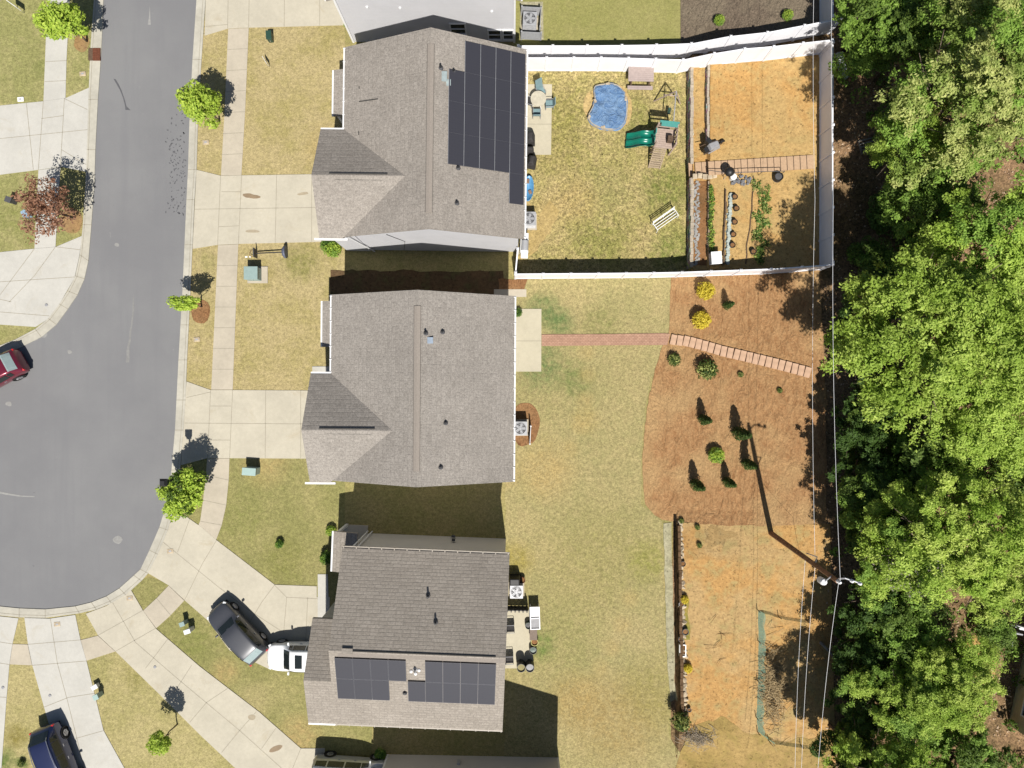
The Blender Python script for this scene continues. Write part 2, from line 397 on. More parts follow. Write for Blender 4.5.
def leaf_mat(name, c1, c2, c3=None, trans=.36, rough=.6):
    t = NT(name); g = t.n('NewGeometry'); rp = g.outputs['Random Per Island']
    c = t.mix(t.ramp(rp, 0, 1), c1, c2)
    if c3: c = t.mix(t.ramp(t.noise(g.outputs['Position'], .5, 3), .45, .62), c, c3)
    oi = t.n('ObjectInfo').outputs['Random']
    c = t.scale(c, t.ramp(oi, 0, 1, .9, 1.12))
    t.put(t.b.inputs['Base Color'], c); t.b.inputs['Roughness'].default_value = rough; t.b.inputs['Specular IOR Level'].default_value = .25
    tr = t.n('BsdfTranslucent'); t.l(t.scale(c, 1.25), tr.inputs['Color'])
    mx = t.n('MixShader'); mx.inputs[0].default_value = trans
    t.l(t.b.outputs[0], mx.inputs[1]); t.l(tr.outputs[0], mx.inputs[2]); t.l(mx.outputs[0], t.out.inputs[0])
    return t.m
M['leaf_bright'] = leaf_mat('leaf_bright', (.19, .29, .035, 1), (.46, .57, .12, 1), (.24, .35, .045, 1))
M['leaf_mid'] = leaf_mat('leaf_mid', (.11, .2, .025, 1), (.26, .39, .07, 1))
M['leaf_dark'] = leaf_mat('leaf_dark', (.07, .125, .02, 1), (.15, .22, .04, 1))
M['leaf_olive'] = leaf_mat('leaf_olive', (.22, .27, .065, 1), (.48, .50, .18, 1), (.2, .28, .055, 1))
M['leaf_yellowgreen'] = leaf_mat('leaf_yellowgreen', (.25, .34, .045, 1), (.46, .54, .13, 1), (.22, .33, .04, 1))
M['leaf_street'] = leaf_mat('leaf_street', (.22, .33, .035, 1), (.42, .52, .08, 1))
M['leaf_deep'] = leaf_mat('leaf_deep', (.035, .07, .012, 1), (.13, .2, .03, 1))
M['leaf_shade'] = leaf_mat('leaf_shade', (.04, .085, .014, 1), (.075, .135, .025, 1))  # darkened leaf colour, shade of the woods edge painted into it
M['leaf_rust'] = leaf_mat('leaf_rust', (.22, .11, .065, 1), (.36, .2, .13, 1))
M['leaf_yellow'] = leaf_mat('leaf_yellow', (.5, .4, .03, 1), (.62, .52, .07, 1))
M['leaf_conifer'] = leaf_mat('leaf_conifer', (.03, .06, .012, 1), (.075, .12, .025, 1))
M['leaf_veg'] = leaf_mat('leaf_veg', (.05, .12, .02, 1), (.1, .19, .035, 1))
M['bark'] = plain('bark', (.11, .085, .065, 1), .95, 0, .1, .35, 5)
M['twig'] = plain('grey_twigs', (.2, .18, .15, 1), .95, 0, .1, .3, 5)
# ================================================================== THE GROUND
def cut_hill(bm):
    xs = [v.co.x for v in bm.verts]; ys = [v.co.y for v in bm.verts]
    if max(xs) > 10.2:
        for k in XK:
            if min(xs) < k < max(xs):
                bmesh.ops.bisect_plane(bm, geom=bm.verts[:] + bm.edges[:] + bm.faces[:], plane_co=(k, 0, 0), plane_no=(1, 0, 0), dist=1e-5)
        for k in YK:
            if min(ys) < k < max(ys):
                bmesh.ops.bisect_plane(bm, geom=bm.verts[:] + bm.edges[:] + bm.faces[:], plane_co=(0, k, 0), plane_no=(0, 1, 0), dist=1e-5)
def jagged(poly, jag, step=.3, seed=0):
    out = []
    for i, a in enumerate(poly):
        b = poly[(i + 1) % len(poly)]
        n = max(1, int((b - a).length / step))
        for k in range(n):
            p = a + (b - a) * (k / n)
            q = noise.noise_vector(Vector((p.x * 1.3, p.y * 1.3, seed))) * jag + noise.noise_vector(Vector((p.x * 4.5, p.y * 4.5, seed + 3))) * jag * .6
            out.append(Vector((p.x + q.x, p.y + q.y, 0)))
    return out
def wpoly(poly):
    r = []
    for p in poly:
        q = G(*p); r.append(Vector((q.x, q.y, 0)))
    return r
def smooth_poly(poly, n=3):
    """Chaikin corner cutting on a pixel outline"""
    for _ in range(n):
        o = []
        for i, a in enumerate(poly):
            b = poly[(i + 1) % len(poly)]
            o += [(a[0] * .75 + b[0] * .25, a[1] * .75 + b[1] * .25), (a[0] * .25 + b[0] * .75, a[1] * .25 + b[1] * .75)]
        poly = o
    return poly
def sheet(name, poly, m, off, jag=0, world=False, kind='structure', thick=0.0):
    w = [Vector((p[0], p[1], 0)) for p in poly] if world else wpoly(poly)
    if jag: w = jagged(w, jag, seed=len(name))
    bm = bmesh.new()
    f = bm.faces.new([bm.verts.new(p) for p in w])
    bm.normal_update()
    if f.normal.z < 0: bmesh.ops.reverse_faces(bm, faces=[f])
    bmesh.ops.triangulate(bm, faces=bm.faces[:], ngon_method='EAR_CLIP')
    cut_hill(bm)
    for v in bm.verts: v.co.z = T(v.co.x, v.co.y) + off
    if thick:
        r = bmesh.ops.extrude_face_region(bm, geom=bm.faces[:])
        for v in [e for e in r['geom'] if isinstance(e, bmesh.types.BMVert)]: v.co.z += 0
        old = [v for v in bm.verts if v not in set(e for e in r['geom'] if isinstance(e, bmesh.types.BMVert))]
        for v in old: v.co.z -= thick
        bmesh.ops.recalc_face_normals(bm, faces=bm.faces[:])
    me = bpy.data.meshes.new(name); bm.to_mesh(me); bm.free()
    me.materials.append(m)
    o = bpy.data.objects.new(name, me); COL.objects.link(o)
    return tag(o, kind=kind) if kind else o
def add_lines(o, lines, m, off, w=.035):
    """cut joints: thin dark strips 4 mm above a slab, in the slab's own mesh"""
    bm = bmesh.new(); bm.from_mesh(o.data); o.data.materials.append(m)
    for ln in lines:
        pts = [G(*p) for p in ln]
        for a, b in zip(pts, pts[1:]):
            d = (b - a); d.z = 0
            nn = Vector((-d.y, d.x, 0)).normalized() * w / 2
            q = [Vector((p.x, p.y, off)) for p in (a - nn, b - nn, b + nn, a + nn)]
            f = bm.faces.new([bm.verts.new(v) for v in q]); f.material_index = 1
            f.normal_update()
            if f.normal.z < 0: f.normal_flip()
    bm.to_mesh(o.data); bm.free()

sheet('ground', [(-420, -420), (420, -420), (420, 420), (-420, 420)], M['ground'], 0, world=True)
sheet('lawn', [(-260, -260), (680, -260), (668, 1060), (-260, 1060)], M['lawn'], .012)
Z2 = .026
sheet('lawn', [(196, 20), (345, 20), (345, 185), (197, 185)], M['lawn_gold'], Z2)
sheet('lawn', [(190, 236), (345, 236), (345, 395), (186, 395)], M['lawn_gold'], Z2)
sheet('lawn', [(175, 455), (345, 455), (345, 600), (262, 600), (160, 500)], M['lawn_green'], Z2)
sheet('lawn', [(345, 455), (520, 455), (520, 600), (345, 600)], M['lawn'], Z2 - .006)
sheet('lawn', [(138, 578), (152, 578), (330, 640), (372, 690), (372, 760), (300, 760), (128, 640), (126, 592)], M['lawn_green'], Z2 - .004)
sheet('lawn', [(-60, 612), (120, 604), (250, 768), (300, 900), (-60, 900)], M['lawn_south'], Z2)
sheet('lawn', [(-120, -120), (96, -120), (95, 120), (60, 112), (-120, 122)], M['lawn_west'], Z2)
sheet('lawn', [(-120, 165), (92, 165), (90, 262), (-120, 262)], M['lawn_west'], Z2)
sheet('lawn', [(-120, 318), (60, 318), (40, 345), (-40, 400), (-120, 400)], M['lawn_west'], Z2)
sheet('lawn', [(515, -120), (682, -120), (680, 62), (515, 62)], M['lawn_north'], Z2)
sheet('lawn', [(514, 60), (692, 60), (692, 277), (514, 277)], M['yard_one'], Z2 + .006)
sheet('lawn', [(515, 276), (672, 276), (668, 350), (650, 380), (641, 440), (642, 505), (662, 522), (668, 735), (700, 780), (700, 1000), (505, 1000), (505, 470), (515, 470)], M['yard_two'], Z2, jag=.12)
# bare earth and mulch
sheet('mulch_bed', [(680, -120), (830, -120), (829, 34), (740, 50), (680, 60)], M['mulch_grey'], .05)
sheet('mulch_bed', [(671, 276), (760, 274), (819, 270), (826, 400), (826, 524), (760, 526), (700, 524), (662, 520), (645, 505), (642, 470), (644, 430), (652, 380), (662, 347), (669, 330)], M['mulch'], .05, jag=.1)
sheet('mulch_bed', smooth_poly([(512, 404), (533, 402), (541, 420), (536, 444), (514, 448)], 2), M['mulch_red'], .045, jag=.1)
sheet('mulch_bed', [(498, 279), (528, 279), (524, 289), (500, 294)], M['mulch_red'], .046, jag=.1)
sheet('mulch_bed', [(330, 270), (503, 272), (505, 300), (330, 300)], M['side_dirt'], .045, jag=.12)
sheet('dirt_yard', [(692, 64), (760, 61), (820, 54), (820, 270), (755, 276), (690, 277)], M['dirt_upper'], .042)
sheet('dirt_yard', [(676, 522), (830, 524), (836, 800), (838, 1000), (690, 1000), (690, 740), (684, 720)], M['dirt_lower'], .034)
sheet('dirt_yard', [(690, 728), (720, 716), (760, 738), (832, 738), (836, 1000), (684, 1000), (668, 790)], M['dry_weeds'], .043, jag=.3)
sheet('dirt_yard', smooth_poly([(700, 525), (737, 528), (728, 544), (718, 552), (704, 546)], 2), dirt_mat('grey_weeds', A(196, 164, 112), A(186, 156, 108), A(164, 146, 106), A(130, 118, 80)), .046, jag=.5)
sheet('dirt_yard', [(679, 598), (688, 600), (690, 640), (681, 640)], grass('weedy_edge', A(190, 164, 90), A(150, 150, 76)), .046, jag=.12)
sheet('sand_patch', smooth_poly([(583, 96), (600, 86), (622, 84), (632, 100), (631, 124), (615, 133), (596, 130), (584, 116)], 2), M['sand'], .045, jag=.08)
sheet('dirt_yard', [(520, 262), (545, 240), (560, 210), (548, 200), (532, 230), (530, 200), (519, 200)], grass('worn_path', A(212, 186, 128), A(204, 178, 116)), .044, jag=.25)
for (a, b, r) in [(201, 311, 10), (82, 43, 8), (72, 221, 11)]:
    p = G(a, b)
    sheet('mulch_ring', [(p.x + r / 15.5 * math.cos(k * .3927) * 1.0, p.y + r / 15.5 * math.sin(k * .3927) * 1.25) for k in range(16)], M['mulch_red'] if a > 100 else dirt_mat('worn_soil%d' % a, A(190, 152, 112), A(180, 146, 100), A(170, 150, 100), A(140, 110, 70)), .045, jag=.1, world=True)

# ---------------------------------------------------------------- road and kerb
road_r = [(210, -120), (204, -40), (197, 0), (193, 60), (190, 120), (188.5, 170), (187, 200), (183, 290), (179, 360), (177, 400), (175.5, 430), (172, 470), (168, 500), (160, 527), (150, 550), (141, 569), (134.5, 575), (120, 588), (107, 596), (92, 602), (76, 606), (46, 609), (20, 608), (0, 606), (-60, 590), (-140, 540)]
road_l = [(112, -120), (108, -40), (104, 0), (102, 50), (98.5, 100), (96, 150), (95, 185), (92, 225), (89, 261), (85, 279), (78, 295), (68.5, 309), (57, 324.6), (42, 337), (23, 346.5), (0, 357), (-40, 372), (-100, 400)]
sheet('road', road_r + [(-400, 540), (-400, 470)] + road_l[::-1], M['asphalt'], .03)
kerb_r = [(218, -120), (212, -40), (206, 0), (202, 60), (198.5, 120), (197, 170), (195, 200), (191, 290), (187.5, 360), (186, 400), (184, 430), (180.5, 470), (176, 503), (168.5, 530), (158.5, 554), (148.6, 573), (142, 580.5), (126.4, 594.6), (112, 602.8), (97, 609), (80, 613), (46, 617.5), (20, 617), (0, 615), (-60, 600), (-140, 552)]
kerb_l = [(102, -120), (98, -40), (94.5, 0), (91, 50), (89, 100), (87.5, 150), (86, 185), (83.5, 225), (80.5, 255), (76, 276), (68.5, 291), (60, 304), (49, 318.5), (36, 329), (16, 339.5), (-3, 347), (-44, 360), (-104, 386)]
def joints(a, b, step):
    out = []; acc = 0
    for i in range(1, len(a)):
        d = math.dist(a[i], a[i - 1]); n = max(1, int(d / step + .5))
        for k in range(n):
            t_ = k / n
            out.append([(a[i - 1][0] + (a[i][0] - a[i - 1][0]) * t_, a[i - 1][1] + (a[i][1] - a[i - 1][1]) * t_), (b[i - 1][0] + (b[i][0] - b[i - 1][0]) * t_, b[i - 1][1] + (b[i][1] - b[i - 1][1]) * t_)])
    return out
def band(name, a, b, m, z, th):
    mb = MB(); A_ = [G(*p) for p in a]; B_ = [G(*p) for p in b]
    for i in range(len(A_) - 1):
        q = [A_[i], B_[i], B_[i + 1], A_[i + 1]]
        up = [Vector((p.x, p.y, z)) for p in q]; lo = [Vector((p.x, p.y, z - th)) for p in q]
        mb.face(up); mb.face([up[0], up[3], lo[3], lo[0]]); mb.face([up[1], lo[1], lo[2], up[2]])
    return tag(mb.build(name, m), kind='structure')
def midline(a, b, t_): return [(p[0] + (q[0] - p[0]) * t_, p[1] + (q[1] - p[1]) * t_) for p, q in zip(a, b)]
k = band('kerb', road_r, kerb_r, M['kerb'], .075, .07)
add_lines(k, joints(road_r, kerb_r, 46), M['joint'], .08)
add_lines(k, [midline(road_r, kerb_r, .72)], M['joint'], .08, .03)
k = band('kerb', kerb_l, road_l, M['kerb'], .075, .07)
add_lines(k, joints(road_l, kerb_l, 40), M['joint'], .08)
add_lines(k, [midline(road_l, kerb_l, .8)], M['joint'], .08, .03)
dark = plain('tar_stain', A(112, 112, 116), .9, 0, .2)
sk = [(115, 79), (118, 84), (121, 90), (124, 98), (126, 106), (128, 110)]
o = sheet('tar_streak', [(p[0] - w, p[1]) for p, w in zip(sk, (1.2, 1.4, .9, .7, .7, 2.4))] + [(p[0] + w, p[1] + .5) for p, w in list(zip(sk, (1, 1, .8, .6, .8, 3)))[::-1]], dark, .036)
ls = plain('pale_scuff', A(178, 177, 174), .9, 0, .2)
sheet('road_scuff', [(0, 491.5), (8, 493), (22, 495.4), (35, 496), (35, 497), (20, 496.6), (6, 494.6), (0, 493.4)], ls, .036)
sheet('road_scuff', [(150, 5), (150.6, 16), (151, 25), (148, 25), (149.4, 16)], ls, .036)
sheet('road_scuff', [(134, 292), (131, 325), (128, 345), (126, 362), (129, 362), (132, 328), (134.6, 308)], plain('worn_asphalt', A(160, 159, 157), .9, 0, .2), .036, jag=.06)
for i, (x, y, r) in enumerate([(44, 334, 5), (36, 340, 3), (9, 404, 3), (118, 540, 5), (70, 352, 2.5), (117, 245, 2)]):
    q = G(x, y); sheet('road_scuff', [(q.x + r / 15 * math.cos(k_ * .7), q.y + r / 15 * .8 * math.sin(k_ * .7)) for k_ in range(9)], plain('scuff_%d' % i, A(172, 171, 168), .9, 0, .2), .036, jag=.12, world=True)

r_ = random.Random(3); mb = MB()
for k in range(150):
    x = 166 + r_.random() * 20 + (4 if k % 2 else 0); y = 112 + r_.random() ** .8 * 105; q = G(x, y); s_ = r_.uniform(.03, .11); a = r_.uniform(0, 6.3)
    if x > 186: continue
    mb.face([(q.x + s_ * math.cos(a + d) * (1 if i % 2 else .5), q.y + s_ * math.sin(a + d) * (1 if i % 2 else .5), .037) for i, d in enumerate((0, 1.57, 3.14, 4.71))])
tag(mb.build('leaf_specks', plain('dark_leaf_specks', A(104, 104, 108), .9)), 'scatter of dark fallen leaf specks on the street', 'leaf specks', kind='stuff')
# ---------------------------------------------------------------- drives and walks
ZC = .062
def slab(name, poly, mk, lines=(), z=ZC):
    if name == 'sidewalk': z -= .006
    o = sheet(name, poly, M[mk], z, thick=.06)
    if lines: add_lines(o, lines, M['joint'], z + .004)
    return o
def cross(a, b, n):
    return [[tuple(a[0][i] + (a[1][i] - a[0][i]) * t_ for i in (0, 1)), tuple(b[0][i] + (b[1][i] - b[0][i]) * t_ for i in (0, 1))] for t_ in [k / n for k in range(1, n)]]
# drive of the house at the top
slab('driveway', [(207, -30), (330, -30), (343, 0), (347, 25.5), (249, 28), (228, 29), (205, 36)], 'concrete', [[(229, -30), (228, 29)], [(250, -30), (249, 28)], [(285, -30), (284.5, 27)], [(320, -30), (320, 26)], [(206, 27), (228, 25)]])
slab('sidewalk', [(228.5, 29.4), (249, 28.4), (245.5, 110), (241.7, 175.4), (221.3, 175.6), (225, 110)], 'walk', cross([(228.5, 29), (221, 176)], [(249, 28), (241.7, 175)], 7))
slab('driveway', [(197, 170), (221, 176), (242, 175.6), (312, 174.5), (328, 178), (328, 238), (321, 242), (240, 244), (218, 245), (193, 249)], 'concrete', [[(221, 176), (218, 245)], [(242, 175.6), (238.8, 244)], [(277, 175), (275.5, 243)], [(312, 174.5), (312, 242)], [(195, 209.5), (326, 207.6)], [(222, 192), (241, 192)], [(219, 227), (239.5, 226)]])
slab('sidewalk', [(218.3, 245.4), (238.6, 244.4), (233, 389.6), (211.6, 389.6)], 'walk', cross([(218.5, 245), (211.6, 390)], [(238.5, 245), (233, 390)], 7))
slab('driveway', [(187, 381.5), (211, 390), (233, 390), (308, 390.5), (320, 392), (320, 456), (306, 458.5), (208, 458), (181.6, 465), (183, 430)], 'concrete', [[(211, 390), (208, 458)], [(233, 390), (230, 458)], [(266, 390), (265.5, 458)], [(301, 390.5), (301, 458)], [(185, 423), (320, 424)], [(187, 397.5), (211, 392)], [(210.5, 406), (231.5, 406)], [(209, 440), (230.5, 440)]])
walk_l = [(207.6, 458.4), (206, 475), (203.5, 500), (200.5, 521), (198, 527)]
walk_r = [(229.8, 458.4), (229, 480), (226.5, 505), (222, 525), (216.5, 539.4)]
slab('sidewalk', walk_l + walk_r[::-1], 'walk', [[a, b] for a, b in zip(walk_l[1:4], walk_r[1:4])])
slab('driveway', [(178, 512), (186, 516), (200.5, 526), (217, 540), (260, 573), (275, 584.5), (317, 586), (317, 597), (330, 597), (330, 668), (268, 668), (230, 650), (208, 620), (185, 600), (169, 585), (148, 572.6), (158, 552.4), (168, 527)], 'concrete', [[(160, 539), (218, 586), (248, 609), (282, 631)], [(217, 540), (203, 563), (185, 600)], [(275, 584.5), (262, 602), (250, 622)], [(287, 597), (284, 632)], [(308, 597), (306, 640)], [(275, 585), (287, 597), (330, 599)], [(190, 519), (178, 552)]])
slab('sidewalk', [(169, 585.4), (184.6, 600.4), (170, 616), (156.6, 628), (143.6, 610.4), (158, 597)], 'walk', [[(157, 598), (171, 615)]])
slab('driveway', [(131.6, 590), (143.4, 610.2), (156.4, 628.4), (200, 666), (260, 712), (301, 748), (325, 748), (325, 830), (300, 830), (236, 768), (200, 734), (160, 694), (116, 651), (98.6, 635), (86.4, 613.4), (107, 605.6)], 'concrete', [[(113, 602), (136, 642), (180, 680), (240, 730), (290, 775)], [(98.6, 635), (143.5, 610)], [(116, 651), (156, 628)], [(146, 668), (168, 639)], [(174, 693), (192, 665)], [(190, 722), (207, 702), (228, 688)], [(222, 752), (240, 730), (256, 712)], [(262, 748), (276, 728)], [(301, 748), (290, 775)]], z=ZC + .001)
slab('sidewalk', [(98.3, 635.4), (115.7, 651.2), (87, 660.4), (81.2, 639.8)], 'walk')
slab('driveway', [(25, 617.6), (50, 618.4), (75.8, 614.6), (81, 639.6), (87, 660.6), (104, 730), (125, 768), (150, 815), (85, 830), (63, 768), (60, 760), (45, 708), (33, 665), (28.6, 644)], 'concrete_white', [[(51, 618), (58, 663), (68, 700), (78, 740), (90, 790)], [(28.6, 644), (81, 639.6)], [(33, 665), (87, 660.6)], [(44, 707), (69, 697), (95, 693)], [(76, 738), (105, 730)]])
slab('sidewalk', [(13.2, 643.8), (28.2, 644.2), (32.6, 665), (10.2, 664)], 'walk')
slab('driveway', [(-60, 605), (0, 616), (19, 618), (13, 643.6), (10, 664.2), (7, 700), (2, 768), (-4, 830), (-90, 830)], 'concrete_white', [[(-10, 640), (13, 643.6)], [(-10, 661), (10, 664.2)], [(-10, 696), (7, 697)]])
# west side of the street
slab('sidewalk', [(50, -60), (71, -60), (70, 0), (67, 60), (66, 98.4), (44, 101.4), (46, 50), (48, 0)], 'concrete_white', [[(46, 62), (67, 61)], [(45, 82), (66.5, 81)], [(48, 10), (69, 10)]])
slab('driveway', [(-90, 118), (0, 106), (44, 101.6), (66, 98.6), (89.6, 88), (87, 172), (61, 167), (39, 170), (0, 175), (-90, 186)], 'concrete_white', [[(44, 101.6), (39, 170)], [(65, 98.6), (61, 167)], [(27, 103), (34, 170)], [(-90, 150), (0, 139), (88, 130)], [(42, 119), (64, 116)], [(88, 110), (65, 99)], [(87, 165), (62, 150)]])
slab('sidewalk', [(39, 170.4), (61, 167.4), (58, 210), (56, 247), (35, 248.6), (37, 210)], 'concrete_white', [[(38, 190), (60, 188)], [(36.5, 222), (57, 221)]])
slab('driveway', [(-90, 268), (0, 252.4), (35, 248.8), (56, 247.2), (82.6, 236), (80, 255), (75, 278), (60, 304), (50, 318), (36, 327), (0, 324.6), (-90, 330)], 'concrete_white', [[(-40, 330), (0, 296), (35, 249)], [(0, 282), (77, 277)], [(56, 247), (81, 250)], [(10, 302), (35, 276), (56, 247.2)], [(0, 312), (50, 316)], [(-40, 290), (12, 302)]])
stain = plain('oil_stain', A(166, 144, 116), .7, 0, .3)
stain2 = plain('faint_oil_stain', A(196, 182, 156), .8, 0, .3)
def blot(x, y, rx, ry, m, z=ZC + .006, a=0):
    q = G(x, y); pts = []
    for k_ in range(14):
        u, v = rx / 14.84 * math.cos(k_ * .4488), ry / 14.84 * math.sin(k_ * .4488)
        pts.append((q.x + u * math.cos(a) - v * math.sin(a), q.y + u * math.sin(a) + v * math.cos(a)))
    sheet('driveway_stain', pts, m, z, jag=.07, world=True)
blot(252, 196, 9, 2.6, stain, a=-.1); blot(253, 231.5, 7, 1.6, stain2); blot(252, 717, 3.4, 3, stain2); blot(276, 748, 7, 3, stain, a=.4); blot(303, 194, 6, 1.4, stain2); blot(318, 193, 2, 5, stain2)
# slabs behind and beside the houses
slab('patio', [(500, 84.6), (552, 84.6), (551, 155), (500, 155)], 'patio', [[(500, 124.5), (551.5, 124.5)]])
slab('patio', [(500, 309), (541.4, 309), (541.2, 371.6), (500, 371.6)], 'patio', [[(500, 341), (541.4, 341)]])
slab('path', [(494, 289.4), (526.4, 289.4), (526.4, 297), (494, 297)], 'walk')
slab('patio', [(495, 612), (532, 609), (533, 664), (522, 668), (495, 668)], 'patio')
o = sheet('path', [(541.6, 334.6), (600, 334.2), (664, 333.4), (670, 334), (667, 345), (600, 345.4), (541.6, 346)], M['paver_path'], .075, thick=.05)
slab('path', [(267, 584.6), (317, 586.4), (317, 596.4), (287, 596.6), (275, 588)], 'concrete_white', z=.05)
slab('path', [(318, 574), (328, 574), (330, 640), (318, 640)], 'concrete_white', z=.068)
slab('path', [(312.6, 366.5), (336, 366.5), (336, 377), (312.6, 377)], 'concrete_white', z=.07)
sheet('gravel_strip', [(663.5, 523), (671, 522), (673, 600), (676, 700), (670, 702), (666, 640)], M['gravel'], .05, jag=.07)
# ================================================================== HOUSES
class Gable:
    """one gable block: hx, hy half sizes of the ROOF outline in the house's own axes; ridge along axis"""
    def __init__(s, cx, cy, hx, hy, axis, ze, slope):
        s.cx, s.cy, s.hx, s.hy, s.axis, s.ze, s.slope = cx, cy, hx, hy, axis, ze, slope
        s.w = hx if axis == 'y' else hy; s.L = hy if axis == 'y' else hx
        s.zr = ze + s.w * slope
    def p(s, u, v, z):     # u across the ridge, v along it
        return Vector((s.cx + u, s.cy + v, z)) if s.axis == 'y' else Vector((s.cx + v, s.cy - u, z))
    def roof(s, mb, th=.2):
        for sg in (-1, 1):
            e0, e1 = (s.p(sg * s.w, -s.L, s.ze), s.p(sg * s.w, s.L, s.ze)); r0, r1 = s.p(0, -s.L, s.zr), s.p(0, s.L, s.zr)
            slab_ = [e0, e1, r1, r0]
            if sg > 0: order = [e0, e1, r1, r0]
            else: order = [e1, e0, r0, r1]
            k = math.hypot(1, s.slope)
            uv = [(-s.L, 0), (s.L, 0), (s.L, s.w * k), (-s.L, s.w * k)] if sg > 0 else [(s.L, 0), (-s.L, 0), (-s.L, s.w * k), (s.L, s.w * k)]
            mb.face(order, 0, uv)
            d = Vector((0, 0, -th))
            lo = [q + d for q in order]
            mb.face(lo[::-1], 0, uv[::-1])
            for i in (0, 1, 3):
                j = (i + 1) % 4
                mb.face([order[i], lo[i], lo[j], order[j]], 0, [(0, 0), (0, .1), (.3, .1), (.3, 0)])
    def wall(s, mb, oe=.35, og=.3, z0=-.05, th=.2):
        w, L = s.w - oe, s.L - og
        zt = s.ze + oe * s.slope - th - .01; zr = s.zr - th - .01
        pts = []
        for v in (-L, L): pts.append([s.p(-w, v, z0), s.p(w, v, z0), s.p(w, v, zt), s.p(0, v, zr), s.p(-w, v, zt)])
        a, b = pts
        mb.face(a); mb.face(b[::-1])
        for i in range(5):
            j = (i + 1) % 5
            mb.face([a[i], b[i], b[j], a[j]][::-1] if s.axis == 'y' else [a[i], b[i], b[j], a[j]][::-1])
    def on(s, u, v, dz=0.0):
        return s.p(u, v, s.zr - abs(u) * s.slope + dz)
    def ridge(s, root, m_strip, m_edge, v0, v1, w=.19):
        mb = MB()
        for sg in (-1, 1):
            a = [s.on(0, v0, .05), s.on(0, v1, .05), s.on(sg * w, v1, .045), s.on(sg * w, v0, .045)]
            b = [q - Vector((0, 0, .05)) for q in a]
            mb.hexa(b if sg < 0 else b[::-1], a if sg < 0 else a[::-1])
        mb.build('ridge_vent', m_strip, root, norm=True)
        mb = MB()
        for sg in (-1, 1):
            mb.tube([s.on(sg * w, v0, .047), s.on(sg * w, v1, .047)], .013, 4)
        mb.build('ridge_vent_edge', m_edge, root)
    def gutter(s, root, m, sides=(-1, 1), v0=None, v1=None):
        v0 = -s.L if v0 is None else v0; v1 = s.L if v1 is None else v1
        for sg in sides:
            mb = MB(); u = sg * (s.w + .05)
            c = (s.p(u, v0, s.ze - .11) + s.p(u, v1, s.ze - .11)) / 2
            d = (.09, abs(v1 - v0), .12) if s.axis == 'y' else (abs(v1 - v0), .09, .12)
            mb.box(c, d)
            n = int(abs(v1 - v0) / .75)
            for k in range(n + 1):
                v = v0 + .08 + (abs(v1 - v0) - .16) * k / max(n, 1)
                q = s.p(sg * (s.w + .0), v, s.ze + .005); mb.box(q, (.2, .05, .02) if s.axis == 'y' else (.05, .2, .02))
            mb.build('gutter', m, root)
def wing_roof(mb, g, xe, xi, up=.006, th=.2):
    """roof of a wing (axis x, gable at its west end) running into a main slope: eaves end at xe, ridge at xi"""
    xw = g.cx - g.hx
    k = math.hypot(1, g.slope)
    for sg in (-1, 1):
        y = g.cy + sg * g.hy
        pts = [Vector((xw, y, g.ze + up)), Vector((xe, y, g.ze + up)), Vector((xi, g.cy, g.zr + up)), Vector((xw, g.cy, g.zr + up))]
        uv = [(0, 0), (xe - xw, 0), (xi - xw, g.hy * k), (0, g.hy * k)]
        lo = [q - Vector((0, 0, th)) for q in pts]
        if sg > 0: pts2, uv2, lo2 = pts[::-1], uv[::-1], lo
        else: pts2, uv2, lo2 = pts, uv, lo[::-1]
        mb.face(pts2, 0, uv2); mb.face(lo2, 0, uv if sg > 0 else uv[::-1])
        z = [(0, 0), (0, .1), (.3, .1), (.3, 0)]
        mb.face([pts[0], pts[1], lo[1], lo[0]] if sg > 0 else [pts[1], pts[0], lo[0], lo[1]], 0, z)
        mb.face([pts[3], pts[0], lo[0], lo[3]] if sg > 0 else [pts[0], pts[3], lo[3], lo[0]], 0, z)
def block(mb, x0, x1, y0, y1, z0, z1, mi=0):
    mb.hexa([Vector((x0, y0, z0)), Vector((x1, y0, z0)), Vector((x1, y1, z0)), Vector((x0, y1, z0))], [Vector((x0, y0, z1)), Vector((x1, y0, z1)), Vector((x1, y1, z1)), Vector((x0, y1, z1))], mi)
def window(root, c, w, h, axis, sgn, sashes=1, name='window'):
    """axis: 'x' -> wall faces +-x; 'y' -> wall faces +-y. c on the wall face"""
    f = MB(); t_ = .09
    def bx(mb, a, z, wa, hz, d, off):
        if axis == 'x': mb.box((c[0] + sgn * off, c[1] + a, c[2] + z), (d, wa, hz))
        else: mb.box((c[0] + a, c[1] + sgn * off, c[2] + z), (wa, d, hz))
    bx(f, 0, h / 2 + t_ / 2, w + 2 * t_, t_, .08, .03); bx(f, 0, -h / 2 - t_ / 2, w + 2 * t_, t_, .11, .04)
    bx(f, -w / 2 - t_ / 2, 0, t_, h, .08, .03); bx(f, w / 2 + t_ / 2, 0, t_, h, .08, .03); bx(f, 0, 0, w, .06, .06, .028)
    for k in range(1, sashes): bx(f, -w / 2 + w * k / sashes, 0, .07, h, .07, .03)
    o = f.build(name, M['trim'], root)
    g = MB(); bx(g, 0, 0, w, h, .02, .012); g.build('pane', M['glass'], o)
    return o
